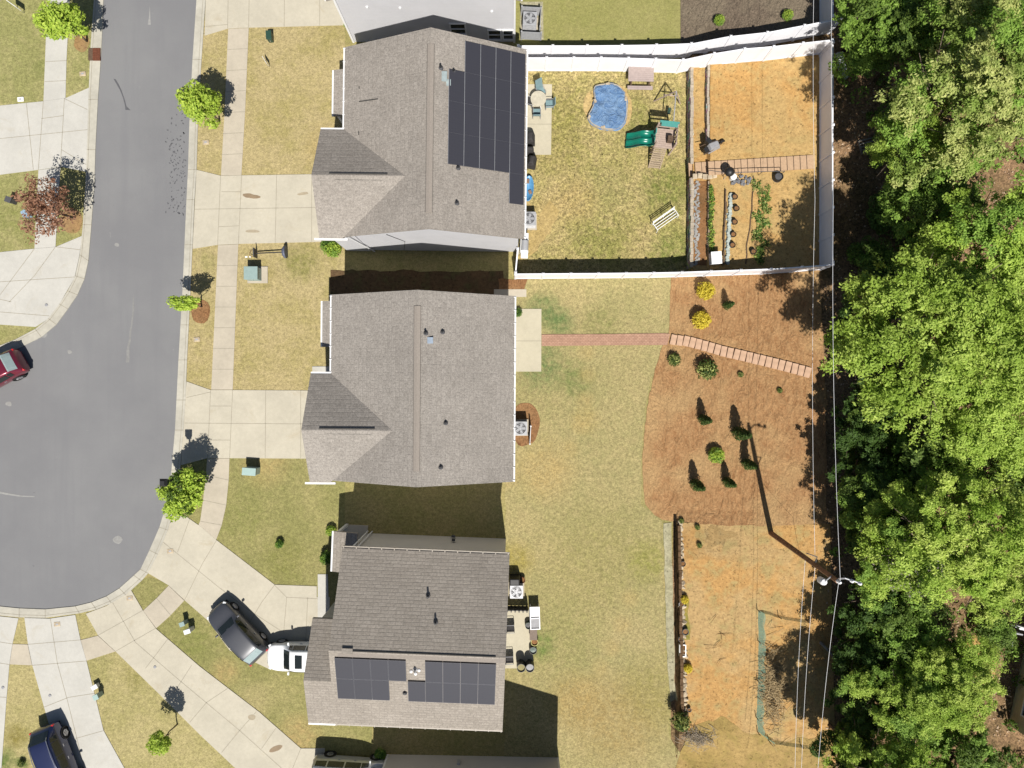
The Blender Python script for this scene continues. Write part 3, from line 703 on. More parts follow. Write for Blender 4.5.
def door(root, c, w, h, axis, sgn, m, name='door', panels=0):
    f = MB()
    def bx(mb, a, z, wa, hz, d, off):
        if axis == 'x': mb.box((c[0] + sgn * off, c[1] + a, c[2] + z), (d, wa, hz))
        else: mb.box((c[0] + a, c[1] + sgn * off, c[2] + z), (wa, d, hz))
    bx(f, 0, h / 2, w, h, .06, .025)
    for r_ in range(panels):
        for k in range(4): bx(f, -w / 2 + w * (k + .5) / 4, h * (r_ + .5) / panels, w / 4 - .12, h / panels - .12, .03, .06)
    o = f.build(name, m, root)
    f = MB(); bx(f, 0, h + .06, w + .24, .12, .09, .03); bx(f, -w / 2 - .06, h / 2, .12, h, .09, .03); bx(f, w / 2 + .06, h / 2, .12, h, .09, .03)
    f.build('door_frame', M['trim'], o)
    f = MB(); bx(f, w * .38, h * .46, .05, .14, .06, .08); f.build('handle', M['steel'], o)
def vent_pipe(root, q, hgt=.35, white=False):
    mb = MB(); mb.lathe(q, [(.06, -.1), (.06, hgt), (.045, hgt)], 8); o = mb.build('vent_pipe', M['black'], root)
    mb = MB(); mb.lathe(q, [(.15, -.12), (.13, .06), (.07, .13)], 10); mb.build('flashing', M['lgrey'] if white else M['dgrey'], o)
def solar(root, g, u0, u1, v0, v1):
    """one panel lying on a slope between u0..u1 (across) and v0..v1 (along)"""
    a, b, c, d = g.on(u0, v0, .12), g.on(u1, v0, .12), g.on(u1, v1, .12), g.on(u0, v1, .12)
    n = (b - a).cross(d - a).normalized()
    if n.z < 0: n = -n; 
    pts = [a, b, c, d]
    if (b - a).cross(d - a).z < 0: pts = [a, d, c, b]
    mb = MB(); lo = [p - n * .05 for p in pts]; mb.hexa(lo, pts)
    fr = mb.build('solar_panel', M['solar_frame'], root)
    cc = sum(pts, Vector()) / 4
    ins = [p + (cc - p).normalized() * (.006 if root is h1 else .022) + n * .004 for p in pts]
    mb = MB(); wdt = (ins[1] - ins[0]).length; hgt = (ins[3] - ins[0]).length
    mb.face(ins, 0, [(0, 0), (wdt, 0), (wdt, hgt), (0, hgt)]); mb.build('cell_face', M['solar'], fr)
    mb = MB()
    for p in (pts[0] + (pts[2] - pts[0]) * .2, pts[0] + (pts[2] - pts[0]) * .8): mb.box(p - n * .1, (.05, .05, .12))
    mb.build('bracket', M['lgrey'], fr)
    if root is h1:
        mb = MB(); e = [pts[0], pts[3]] if abs(pts[0].x - pts[3].x) < .05 else [pts[0], pts[1]]
        mb.tube([e[0] + n * .005, e[1] + n * .005], .011, 4); mb.build('rail', M['lgrey'], fr)

def build_house(name, label, cx, cy, rot, hx, hy, slope, shingle, sid, ze=5.6):
    root = thing(name, (cx, cy, 0), label, 'house', rot)
    return root, Gable(0, 0, hx, hy, 'y', ze, slope)

# ---- house one: ridge north-south, garage wing on its south-west corner, panels on the east slope
def front_wing_house(key, label, cx, cy, rot, hx, hy, wx, wh, shingle, sid, porch):
    root, g = build_house('brown_roof_house', label, cx, cy, rot, hx, hy, .44, shingle, sid)
    ws = (g.w * .44 * .73) / wh
    xw = -hx - wx; yc = -hy + wh - .12
    wing = Gable((xw + 0) / 2, yc, -xw / 2, wh, 'x', 5.6, ws)
    xi = -hx + (wing.zr - 5.6) / .44
    mb = MB(); g.wall(mb); mb.build('wall', sid, root, norm=True)
    mb = MB()
    block(mb, xw + .3, -hx + .5, yc - wh + .35, yc + wh - .35, -.05, 5.5)
    w = wh - .35; zt, zr = 5.5, wing.zr - .22
    mb.mesh([(xw + .3, yc - w, zt), (xw + .3, yc + w, zt), (xw + .3, yc, zr), (-hx + .5, yc - w, zt), (-hx + .5, yc + w, zt), (-hx + .5, yc, zr)], [(0, 1, 2), (3, 5, 4), (0, 2, 5, 3), (1, 4, 5, 2)])
    mb.build('wing_wall', sid, root, norm=True)
    mb = MB(); g.roof(mb); rf = mb.build('roof', shingle, root)
    mb = MB(); wing_roof(mb, wing, -hx, xi); mb.build('wing_roof', shingle, root)
    g.ridge(root, M['ridge_dark'], M['ridge_line'], -hy + .9, hy - .9)
    mb = MB()
    for (a, b) in [(xw + 1.0, xi - 1.0)]:
        mb.tube([(a, yc + .1, wing.zr + .0), (b, yc + .1, wing.zr + .0)], .038, 5)
        mb.tube([(a + .3, yc - .22, wing.zr - .12), (b - .2, yc - .22, wing.zr - .12)], .016, 4)
    mb.build('ridge_vent_edge', M['ridge_line'], root)
    g.gutter(root, M['trim'], (1,)); g.gutter(root, M['trim'], (-1,), yc + wh + .02, hy)
    for yy, ww in ((yc + wh + .05, wx), (yc - wh - .05, wx + .6)): mb = MB(); mb.box((xw / 2 - hx / 2, yy, 5.51), (ww, .12, .13)); mb.build('gutter', M['trim'], root)
    # porch roof, porch and its posts
    y0, y1, xo = porch
    mb = MB(); a = [(xo, y0, 2.85), (-hx + .3, y0, 3.25), (-hx + .3, y1, 3.25), (xo, y1, 2.85)]
    a = [Vector(p) for p in a]
    mb.face(a, 0, [(0, 0), (0, 1.5), (y1 - y0, 1.5), (y1 - y0, 0)]); lo = [p - Vector((0, 0, .18)) for p in a]; mb.face(lo[::-1], 0, [(0, 0)] * 4)
    for i in range(4): j = (i + 1) % 4; mb.face([a[i], lo[i], lo[j], a[j]], 0, [(0, 0)] * 4)
    pr = mb.build('porch_roof', shingle, root)
    mb = MB(); mb.box((xo - .05, (y0 + y1) / 2, 2.76), (.12, y1 - y0, .13)); mb.build('porch_gutter', M['trim'], pr)
    mb = MB(); block(mb, xo + .05, -hx + .4, yc + wh - .3, y1 + .3, -.05, .14); mb.build('porch_floor', M['walk'], root)
    for yy in (y0 + .15, y1 - .15):
        mb = MB(); mb.box((xo + .25, yy, 1.4), (.16, .16, 2.56)); mb.build('porch_post', M['trim'], root)
    # openings
    xf = -hx + .35
    door(root, (xf, y0 + .9 if y0 + .9 < y1 else y0, .14), .95, 2.05, 'x', -1, plain('front_door_' + key, (.05, .09, .16, 1)))
    window(root, (xf, (y0 + y1) / 2 + .6, 1.4), 1.1, 1.3, 'x', -1)
    for yy in (yc + wh + 1.4, hy - 1.6): window(root, (xf, yy, 4.3), 1.0, 1.4, 'x', -1)
    door(root, (xw + .3, yc, .02), 4.6, 2.2, 'x', -1, M['white'], 'garage_door', 4)
    window(root, (xw + .3, yc, 4.1), 1.7, 1.4, 'x', -1, 2)
    xe = hx - .35
    door(root, (xe, hy * .45, .1), 1.8, 2.1, 'x', 1, M['white_plastic'], 'patio_door')
    for yy, zz in ((-hy * .55, 4.2), (hy * .5, 4.2), (-hy * .45, 1.5), (0, 4.2)): window(root, (xe, yy, zz), 1.0, 1.3, 'x', 1)
    for xx in (-hx * .4, hx * .4): window(root, (xx, hy - .3, 4.1), .8, 1.1, 'y', 1)
    return root, g, wing

h1, g1, w1 = front_wing_house('one', 'brown shingled house with dark solar panels facing the white-fenced play yard', -4.58, 14.27, R(-.7), 5.38, 5.6, 1.38, 3.22, M['shingle_one'], M['siding_white'], (2.6, 5.5, -6.75))
# solar array: four and a half columns
U = lambda x: x
cw, rh, u0, v_top = .865, 1.775, 1.0, 5.22
for c_ in range(5):
    rows = {0: (1, 2, 3), 1: (0, 1, 2, 3), 2: (0, 1, 2, 3), 3: (0, 1, 2, 3), 4: (0, 1, 2, 3, 4)}[c_]
    for r_ in rows: solar(h1, g1, u0 + c_ * cw, u0 + (c_ + 1) * cw - .015, v_top - (r_ + 1) * rh + .004, v_top - r_ * rh)
vent_pipe(h1, g1.on(.55, 3.45), .35)
mb = MB(); mb.box(g1.on(.75, 3.0, .05), (.3, .55, .1)); mb.box(g1.on(.98, 2.7, .05), (.25, .35, .08)); mb.build('roof_flashing', plain('pale_flashing', A(206, 222, 222), .4, .3), h1)
for (u, v) in ((1.25, 3.4), (1.55, -2.0), (1.5, -4.0)): vent_pipe(h1, g1.on(u, v), .25)
mb = MB()
for (u, v) in ((-4.4, 2.2),): mb.tube([g1.on(u, v, .02), g1.on(u + 1.2, v - .05, .02)], .03, 4); mb.tube([g1.on(u, v + .9, .02), g1.on(u, v + .75, .02)], .03, 4); mb.tube([g1.on(u, v - 1.75, .02), g1.on(u, v - 1.95, .02)], .035, 4)
mb.build('roof_flashing', M['ridge_line'], h1)
mb = MB()
mb.tube([(-2.6, -5.32, .2), (-2.1, -5.32, 3.0), (-2.9, -5.33, 5.0)], .02, 4); mb.build('cable', M['dgrey'], h1)
for p_, q_ in (((5.2, -5.42, .05), (5.2, -5.42, 5.5)), ((-4.6, -5.4, .05), (-5.3, -5.5, 5.4))): mb = MB(); mb.tube([p_, q_], .045, 6); mb.build('downspout', M['trim'], h1)

# ---- house two
h2, g2, w2 = front_wing_house('two', 'brown shingled house in the middle of the row with no solar panels on its roof', -5.3, -.25, R(-.4), 5.42, 5.5, 1.2, 3.22, M['shingle_two'], M['siding_grey'], (2.55, 5.45, -6.72))
vent_pipe(h2, g2.on(.45, 3.1), .35)
mb = MB(); mb.box(g2.on(.7, 2.7, .05), (.32, .35, .1)); mb.build('roof_flashing', plain('blue_flashing', A(190, 206, 224), .4, .3), h2)
for (u, v) in ((1.35, 3.2), (1.55, -1.95), (1.3, -4.45)): vent_pipe(h2, g2.on(u, v), .22)
mb = MB(); mb.box((-2.1, 5.55, .03), (6.0, .5, .1)); mb.build('splash_strip', M['walk'], h2)

# ---- house three: ridge east-west, two solar arrays on its south slope
h3 = thing('brown_roof_house', (-5.3, -15.1, 0), 'brown shingled house with two dark solar arrays facing south, two cars on its drive', 'house', R(-2.3))
g3 = Gable(0, 0, 4.95, 5.22, 'x', 5.6, .44)
wg3 = Gable(-3.6, -5.22 + 3.1, 2.95, 3.1, 'x', 5.6, .44)
mb = MB(); g3.wall(mb, .35, .25); mb.build('wall', M['siding_beige'], h3, norm=True)
mb = MB(); wg3.wall(mb, .35, .25); mb.build('wing_wall', M['siding_beige'], h3, norm=True)
mb = MB(); g3.roof(mb); mb.build('roof', M['shingle_three'], h3)
mb = MB()
class _W: pass
# the wing: north slope up to its own ridge, south slope flush with the main south slope
xw, xe, yc3, hy3 = -6.55, -4.95, -5.22 + 3.1, 3.1
zr3 = 5.6 + hy3 * .44
def roof_quad(mb, q, uv, th=.2):
    q = [Vector(p) for p in q]; lo = [p - Vector((0, 0, th)) for p in q]
    mb.face(q, 0, uv); mb.face(lo[::-1], 0, uv[::-1])
    for i in range(4): j = (i + 1) % 4; mb.face([q[i], lo[i], lo[j], q[j]], 0, [(0, 0), (0, .1), (.2, .1), (.2, 0)])
kk = math.hypot(1, .44)
roof_quad(mb, [(xw, yc3 - hy3, 5.6), (xe, yc3 - hy3, 5.6), (xe, yc3, zr3), (xw, yc3, zr3)], [(0, 0), (1.6, 0), (1.6, hy3 * kk), (0, hy3 * kk)])
roof_quad(mb, [(xe, yc3 + hy3, 5.6), (xw, yc3 + hy3, 5.6), (xw, yc3, zr3 + .003), (xe, yc3, zr3 + .003)], [(1.6, 0), (0, 0), (0, hy3 * kk), (1.6, hy3 * kk)])
mb.build('wing_roof', M['shingle_three'], h3)
mb = MB(); mb.box((-3.9, .04, g3.zr + .02), (.6, .3, .03)); mb.build('ridge_cap', M['shingle_three'], h3)
mb = MB(); mb.tube([(-4.0, .05, g3.zr + .0), (4.4, .05, g3.zr + .0)], .04, 5); mb.build('ridge_vent_edge', M['ridge_line'], h3)
mb = MB(); mb.box((.2, -.2, g3.zr - .06), (9.3, .22, .04)); mb.build('ridge_vent', M['ridge_dark'], h3)
g3.gutter(h3, plain('brown_gutter', A(196, 186, 172), .5)); 
mb = MB(); mb.box((-5.75, -5.27, 5.51), (1.6, .12, .13)); mb.build('gutter', M['trim'], h3)
for P_ in ([(-4.6, 5.02, .1), (-4.6, 5.02, 5.3), (-4.75, 5.2, 5.45)], [(-4.3, 5.02, .1), (-4.3, 5.02, 5.3)]): mb = MB(); mb.tube(P_, .05, 6); mb.build('downspout', M['trim'], h3)
mb = MB(); mb.box((1.3, 5.04, 1.7), (.2, .14, .26)); mb.box((1.2, 5.02, .6), (.24, .12, .2)); mb.build('wall_vent', M['dgrey'], h3)
# arrays: u is measured south of the ridge
def arr(x0, cols, r0, rh_, skip):
    for c_ in range(cols):
        for r_ in (0, 1):
            if (c_, r_) in skip: continue
            solar(h3, g3, r0 + r_ * rh_, r0 + (r_ + 1) * rh_ - .015, x0 + c_ * 1.0, x0 + (c_ + 1) * 1.0 - .015)
arr(-4.62, 4, .42, 1.42, {(3, 1)})
arr(-.55, 5, .42, 1.42, {(0, 0)})
vent_pipe(h3, g3.on(1.0, -.12), .3, True); vent_pipe(h3, g3.on(-2.9, .9 - .55), .4); vent_pipe(h3, g3.on(-1.6, .9), .4); vent_pipe(h3, g3.on(2.7, -.75), .2)
mb = MB()
for (a, b) in ((-.35, 1.15), (.1, 1.05), (-.1, 1.3)): mb.lathe(g3.on(b, a, .03), [(.09, -.05), (.09, .05), (.02, .1)], 8)
mb.build('roof_flashing', M['white'], h3)
# porch on its north-west corner
mb = MB(); roof_quad(mb, [(-6.2, 3.0, 2.85), (-4.6, 3.0, 3.25), (-4.6, 5.55, 3.25), (-6.2, 5.55, 2.85)], [(0, 0), (0, 1.3), (3.7, 1.3), (3.7, 0)]); pr = mb.build('porch_roof', M['shingle_three'], h3)
mb = MB(); mb.box((-6.25, 4.27, 2.76), (.12, 2.55, .13)); mb.build('porch_gutter', M['trim'], pr)
mb = MB(); block(mb, -6.2, -4.6, 1.2, 5.4, -.05, .14); mb.build('porch_floor', M['walk'], h3)
for yy in (3.2, 5.4):
    mb = MB(); mb.box((-6.0, yy, 1.4), (.16, .16, 2.56)); mb.build('porch_post', M['trim'], h3)
door(h3, (-4.7, 1.6, .14), .95, 2.05, 'x', -1, plain('front_door_three', (.3, .05, .04, 1)))
door(h3, (-6.3, yc3, .02), 4.4, 2.2, 'x', -1, M['white'], 'garage_door', 4)
window(h3, (-6.3, yc3, 4.2), 1.6, 1.3, 'x', -1, 2); window(h3, (-4.7, 3.6, 1.5), 1.2, 1.4, 'x', -1); window(h3, (-4.7, 3.2, 4.3), 1.0, 1.4, 'x', -1)
door(h3, (4.7, -1.6, .1), 1.8, 2.1, 'x', 1, M['white_plastic'], 'patio_door')
for yy, zz in ((3.0, 4.2), (-3.0, 4.2), (2.6, 1.5), (0, 4.3)): window(h3, (4.7, yy, zz), 1.0, 1.3, 'x', 1)
for xx in (-1, 2.4): window(h3, (xx, -4.87, 4.0), .9, 1.2, 'y', -1)

# ---- house four, its north end just inside the frame at the bottom
h4 = thing('grey_wall_house', (-2.72, -30.6, 0), 'house whose pale grey end wall just shows at the bottom edge', 'house', R(-1))
g4 = Gable(0, 0, 6.1, 5.85, 'y', 5.6, .44)
mb = MB(); g4.wall(mb, .35, .3); mb.build('wall', M['siding_beige'], h4, norm=True)
mb = MB(); g4.roof(mb); mb.build('roof', M['shingle_three'], h4)
g4.gutter(h4, M['trim'])
for sx in (-5.75, 5.72): mb = MB(); mb.box((sx, 5.5, 2.6), (.12, .12, 5.2)); mb.build('corner_trim', M['trim'], h4)
mb = MB(); mb.box((-.9, 5.6, .9), (.2, .14, .5)); mb.build('wall_vent', M['lgrey'], h4)
window(h4, (2.5, 5.55, 4.0), .9, 1.2, 'y', 1); door(h4, (-5.75, -2.5, .02), 4.4, 2.2, 'x', -1, M['white'], 'garage_door', 4); window(h4, (5.75, 0, 4.2), 1, 1.3, 'x', 1)

# ---- house zero, its south end at the top of the frame
h0 = thing('white_wall_house', (-5.25, 28.45, 0), 'house at the top edge whose white south wall is half shaded by its neighbour', 'house', 0)
g0 = Gable(0, 0, 5.78, 5.7, 'y', 5.6, .44)
mb = MB(); g0.wall(mb, .35, .3); mb.build('wall', M['siding_white'], h0, norm=True)
mb = MB(); g0.roof(mb); mb.build('roof', M['shingle_one'], h0)
g0.gutter(h0, M['trim'])
for sx in (-5.41, 5.41): mb = MB(); mb.box((sx, -5.41, 2.6), (.13, .13, 5.2)); mb.build('corner_trim', M['trim'], h0)
window(h0, (1.75, -5.4, 1.75), .9, 1.2, 'y', -1, 1); window(h0, (4.1, -5.4, 1.0), .75, 1.1, 'y', -1); window(h0, (5.0, -5.4, 1.0), .6, 1.1, 'y', -1)
mb = MB()
for (x_, z_) in ((-3.6, 4.3), (-1.6, 4.2), (4.0, 3.8)): mb.box((x_, -5.43, z_), (.14, .1, .14))
mb.build('wall_vent', M['white_plastic'], h0)
door(h0, (5.43, 1, .1), 1.8, 2.1, 'x', 1, M['white_plastic'], 'patio_door'); window(h0, (5.43, -2, 4.2), 1, 1.3, 'x', 1); door(h0, (-5.43, 0, .02), 4.4, 2.2, 'x', -1, M['white'], 'garage_door', 4)

# ---- the house behind the woods at the lower right edge
h5 = thing('tan_house', (36.6, -18.6, 1.8), 'tan house mostly hidden by trees at the lower right edge', 'house', R(-12))
g5 = Gable(0, 0, 4.0, 4.6, 'y', 3.2, .4)
mb = MB(); g5.wall(mb, .35, .3); mb.build('wall', M['siding_tan'], h5, norm=True)
mb = MB(); g5.roof(mb); mb.build('roof', M['shingle_three'], h5)
g5.gutter(h5, M['trim'], (-1, 1))
for yy in (-2.6, .2, 2.8): window(h5, (-3.65, yy, 1.6), 1.2, 1.3, 'x', -1, 2)
# ================================================================== FENCES
def fence(label, path_px, h=1.83, step=2.35, mat='vinyl', name='vinyl_fence', post=.13):
    pts = [G(*p) for p in path_px]
    root = thing(name, pts[0], label, 'fence')
    o0 = pts[0].copy()
    # resample along the path
    seg = [(a, b, (Vector((b.x, b.y)) - Vector((a.x, a.y))).length) for a, b in zip(pts, pts[1:])]
    tot = sum(s_[2] for s_ in seg); n = max(1, round(tot / step)); st = []
    for k in range(n + 1):
        d = tot * k / n
        for a, b, l in seg:
            if d <= l + 1e-6: break
            d -= l
        q = a + (b - a) * min(1, d / l); st.append(ON(q.x, q.y))
    for k, q in enumerate(st):
        mb = MB(); c = q - o0
        mb.box(c + Vector((0, 0, h / 2 + .03)), (post, post, h + .1)); mb.hexa([c + Vector((x * .085, y * .085, h + .08)) for x, y in ((-1, -1), (1, -1), (1, 1), (-1, 1))], [c + Vector((x * .02, y * .02, h + .16)) for x, y in ((-1, -1), (1, -1), (1, 1), (-1, 1))])
        mb.build('post', M[mat], root)
    for a, b in zip(st, st[1:]):
        a, b = a - o0, b - o0; d = (b - a); d.z = 0; d.normalize(); nn = Vector((-d.y, d.x, 0))
        a2, b2 = a + d * .065, b - d * .065
        def slat(mb, z0, z1, w):
            mb.hexa([a2 - nn * w + Vector((0, 0, z0)), b2 - nn * w + Vector((0, 0, z0)), b2 + nn * w + Vector((0, 0, z0)), a2 + nn * w + Vector((0, 0, z0))],
                    [a2 - nn * w + Vector((0, 0, z1)), b2 - nn * w + Vector((0, 0, z1)), b2 + nn * w + Vector((0, 0, z1)), a2 + nn * w + Vector((0, 0, z1))])
        mb = MB(); slat(mb, .03, h - .05, .018); pn = mb.build('panel', M[mat], root)
        for z0_, z1_, w_ in ((.05, .2, .035), (h - .14, h, .04)): mb = MB(); slat(mb, z0_, z1_, w_); mb.build('rail', M[mat], pn)
    return root
fence('white fence along the north side of the play yard, behind the picnic table', [(519, 71), (612, 71), (693, 68), (760, 61), (819, 54.4)], step=1.75)
fence('white fence outside the play yard fence, edging the lawn and mulch to its north', [(518, 59.5), (600, 59.5), (683, 57.5), (740, 50), (800, 39), (828, 33.5)])
fence('white fence along the woods side of the play yard', [(819.6, 56.5), (819.4, 160), (819.4, 267.5)], step=1.75)
fence('white fence along the woods beside the grey mulch bed at the top', [(819.6, -70), (819.6, 31.5)])
fence('white fence between the play yard and the orange mulch bed, casting a long dark shadow', [(515.4, 278.6), (600, 278), (695, 276.2), (760, 274), (813, 270.5), (819.4, 269.6)], step=1.75)
fence('short white fence return between the house corner and the play yard corner', [(517.5, 254), (515.5, 277)], step=1.8)

# ================================================================== PLAY YARD
def obj_mesh(mb, name, m, loc, label, cat, rz=0, group=None, smooth=False, bevel=0):
    return tag(mb.build(name, m, None, smooth, bevel, loc, rz), label, cat, group)
# pool under a wrinkled blue tarp
pool = thing('covered_pool', G(608, 107, .04), 'round pool under a wrinkled blue tarp on a ring of sand', 'pool')
pc = G(608, 107); outl = [(596, 86), (606, 84.5), (617, 85), (621.5, 90), (625, 96), (627, 106), (626.5, 116), (623, 125), (616, 129.5), (606, 129.5), (597, 127), (590, 122), (587.8, 116), (591.5, 110), (594.6, 103), (595, 95), (593.4, 90)]
wp = [G(a, b, .2) - pc for a, b in smooth_poly(outl, 2)]
mb = MB(); rings = 12; vs = []; n = len(wp)
for k in range(rings + 1):
    f = 1 - k / rings
    for q in wp:
        z = .32 + .07 * f + .16 * noise.noise(Vector((q.x * f * 1.8, q.y * f * 1.8, 1))) + .05 * noise.noise(Vector((q.x * f * 5, q.y * f * 5, 4)))
        e = 1.0 + ((.05 + .1 * noise.noise(Vector((q.x * 3, q.y * 3, 9)))) if k == 0 else 0)
        vs.append((q.x * f * e, q.y * f * e, z if k else .2))
mb.mesh(vs, [(k * n + i, k * n + (i + 1) % n, (k + 1) * n + (i + 1) % n, (k + 1) * n + i) for k in range(rings) for i in range(n)])
mb.build('tarp', M['tarp'], pool, smooth=True)
mb = MB(); r0 = [q * 1.03 for q in wp]
mb.mesh([(q.x, q.y, 0) for q in r0] + [(q.x * 1.0, q.y, .3) for q in r0] + [(q.x * .97, q.y * .97, .3) for q in wp] + [(q.x * .97, q.y * .97, 0) for q in wp], [(k * n + i, k * n + (i + 1) % n, (k + 1) * n + (i + 1) % n, (k + 1) * n + i) for k in range(3) for i in range(n)])
mb.build('pool_wall', plain('pool_wall', (.3, .27, .22, 1), .5), pool)
mb = MB()
for a in (.3, 1.5, 3.4, 4.2, 5.1):
    q = wp[int(a / 6.283 * n) % n]; mb.box((q.x * .98, q.y * .98, .36), (.26, .16, .1), a)
mb.build('tarp_weight', M['rock'], pool)
# picnic table
pt = thing('picnic_table', G(639, 80), 'rosy grey picnic table with two benches against the white north fence', 'picnic table', R(-1))
for nm, y, w, z in (('tabletop', .05, .95, .74), ('bench', -.72, .26, .45), ('bench', .74, .26, .45)):
    mb = MB(); k = max(1, int(w / .13))
    for i in range(k): mb.box((0, y - w / 2 + w * (i + .5) / k, z), (1.68, w / k - .008, .04))
    mb.build(nm, M['wood_rose'], pt)
for x in (-.6, .6):
    mb = MB(); mb.box((x, 0, .4), (.09, 1.5, .08)); mb.box((x, 0, .69), (.09, .8, .07))
    for sg in (-1, 1): mb.hexa([(x - .04, sg * .6 - .05, 0), (x + .04, sg * .6 - .05, 0), (x + .04, sg * .6 + .05, 0), (x - .04, sg * .6 + .05, 0)], [(x - .04, sg * .28 - .05, .72), (x + .04, sg * .28 - .05, .72), (x + .04, sg * .28 + .05, .72), (x - .04, sg * .28 + .05, .72)])
    mb.build('leg', M['wood_dark'], pt)
# play set
ps = thing('play_set', G(660, 146), 'wooden play set with green double slide, ladder and swing beam', 'play set', R(-6))
for x in (-.62, .62):
    for y in (-.55, .6):
        mb = MB(); mb.box((x, y, 1.15), (.1, .1, 2.3)); mb.build('post', M['wood_pale'], ps)
mb = MB()
for i in range(9): mb.box((0, -.55 + i * .142, 1.35), (1.3, .13, .04))
mb.build('platform', M['wood_pale'], ps)
mb = MB()
for z in (1.7, 2.05): mb.box((.66, .02, z), (.04, 1.15, .12)); mb.box((0, .64, z), (1.3, .04, .12))
for y in (-.3, 0, .3): mb.box((.66, y, 1.75), (.03, .08, .8))
mb.build('railing', M['wood_pale'], ps)
mb = MB(); mb.box((.05, .72, 2.3), (1.25, .1, .2)); mb.box((.05, .55, 2.36), (1.05, .26, .05)); mb.box((-.66, .3, 1.7), (.06, .3, .4)); mb.build('canopy_bar', M['teal'], ps)
mb = MB(); mb.box((.3, -.1, 1.62), (.34, .34, .5)); mb.tube([(.3, -.1, 1.6), (.55, -.1, 2.0)], .04); mb.build('toy_panel', M['wood_dark'], ps)
# double wave slide towards the house
mb = MB(); L_, nx, ny = 1.75, 20, 16
vs = []
for i in range(nx + 1):
    f = i / nx; x = -.6 - f * L_; z = 1.36 * (1 - f) ** 1.0 * (1 - .15 * math.sin(f * 9)) + .1 * f
    for j in range(ny + 1):
        w = j / ny; y = -.52 + 1.04 * w
        d = abs(math.sin(w * math.pi * 2)); up = .2 * (1 - d ** .5) + (.06 if j in (0, ny) else 0)
        vs.append((x, y - .02, max(.06, z) + up))
m_ = ny + 1
mb.mesh(vs, [(i * m_ + j, (i + 1) * m_ + j, (i + 1) * m_ + j + 1, i * m_ + j + 1) for i in range(nx) for j in range(ny)])
so = mb.build('slide', M['slide'], ps, smooth=True); so.modifiers.new('solid', 'SOLIDIFY').thickness = .04
mb = MB()
for i in range(10):
    f = i / 9; mb.box((-.2 - .05 * f, -.68 - f * .8, 1.32 * (1 - f) + .05), (.78, .1, .045))
for x in (-.58, .18): mb.tube([(x, -.6, 1.36), (x - .05, -1.55, .03)], .05, 5)
mb.build('ladder', M['wood'], ps)
mb = MB(); mb.tube([(.3, .6, 2.28), (.26, 2.75, 2.28)], .035, 6); mb.build('swing_beam', M['lgrey'], ps)
for sx in (-.75, 1.05):
    mb = MB(); mb.tube([(.26, 2.75, 2.3), (sx, 2.95, 0)], .045, 6); mb.build('leg', M['wood_pale'], ps)
mb = MB(); mb.tube([(-.32, 3.07, .9), (.72, 3.07, .9)], .035, 6); mb.build('brace', M['wood_pale'], ps)
for y in (1.25, 2.2):
    mb = MB(); mb.box((.28, y, .5), (.2, .44, .04))
    so = mb.build('swing_seat', M['dkgreen'], ps)
    mb = MB()
    for s_ in (-.2, .2): mb.tube([(.28, y + s_, .5), (.28, y + s_, 2.26)], .012, 4)
    mb.build('chain', M['steel'], so)
# metal garden glider
gb = thing('garden_bench', G(664, 222), 'white metal garden bench standing askew on the play yard grass', 'bench', R(35))
mb = MB()
for i in range(3): mb.box((0, -.2 + i * .17, .45), (1.7, .04, .03))
mb.build('seat', M['white'], gb)
mb = MB()
for i in range(3): mb.box((0, .3 + i * .03, .62 + i * .13), (1.7, .03, .05))
for x in (-.85, 0, .85): mb.tube([(x, .26, .45), (x, .38, .95)], .025)
mb.build('backrest', M['white'], gb)
for x in (-.85, .85):
    mb = MB(); mb.tube([(x, -.3, 0), (x, -.25, .64), (x, .34, .66)], .022); mb.tube([(x, .42, 0), (x, .24, .48)], .022); mb.build('leg', M['white'], gb)
# patio furniture of house one
def patio_chair(label, loc, rz, frame=M['grey'], cloth=None, group='patio chairs round the lace metal table', back=.55):
    c = thing('patio_chair', loc, label, 'chair', rz, group)
    mb = MB(); mb.box((0, 0, .42), (.5, .5, .05)); mb.build('seat', cloth, c, bevel=.015)
    mb = MB(); M_ = Matrix.Rotation(R(-14), 3, 'X'); mb.box((0, .3, .42 + back / 2), (.5, .05, back), M=M_); mb.build('backrest', cloth, c, bevel=.015)
    for x in (-.25, .25):
        mb = MB(); mb.tube([(x, -.25, 0), (x, -.25, .62), (x, .26, .62)], .02); mb.tube([(x, .28, 0), (x, .25, .62)], .02); mb.build('armrest', frame, c)
    for x in (-.22, .22):
        mb = MB(); mb.tube([(x, -.22, 0), (x, -.22, .4)], .018); mb.build('leg', frame, c)
    return c
cl = plain('teal_sling', A(142, 172, 178), .7, 0, .3, .08)
patio_chair('teal sling chair tilted back at the north-east of the lace patio table', G(540.5, 93.5, .06), R(28), cloth=cl, back=.95)
patio_chair('teal sling chair on the grass side of the lace patio table', G(549, 106.5, .06), R(-88), cloth=cl)
patio_chair('teal sling chair facing north across the lace patio table', G(536.5, 115, .06), R(180), cloth=cl)
patio_chair('black chair tucked between the lace patio table and the house', G(528.5, 104, .06), R(80), cloth=M['charcoal'])
tb = thing('patio_table', G(538, 103, .06), 'round white lace metal table on the north patio', 'table')
mb = MB(); mb.lathe((0, 0, 0), [(.1, .69), (.52, .69), (.52, .72), (.1, .72)], 24); mb.build('tabletop', plain('cream_metal', A(226, 218, 196), .5), tb)
for k in range(4):
    a = k * 1.5708 + .5; mb = MB(); mb.tube([(.42 * math.cos(a), .42 * math.sin(a), 0), (.2 * math.cos(a), .2 * math.sin(a), .4), (.38 * math.cos(a), .38 * math.sin(a), .69)], .02); mb.build('leg', M['white'], tb)
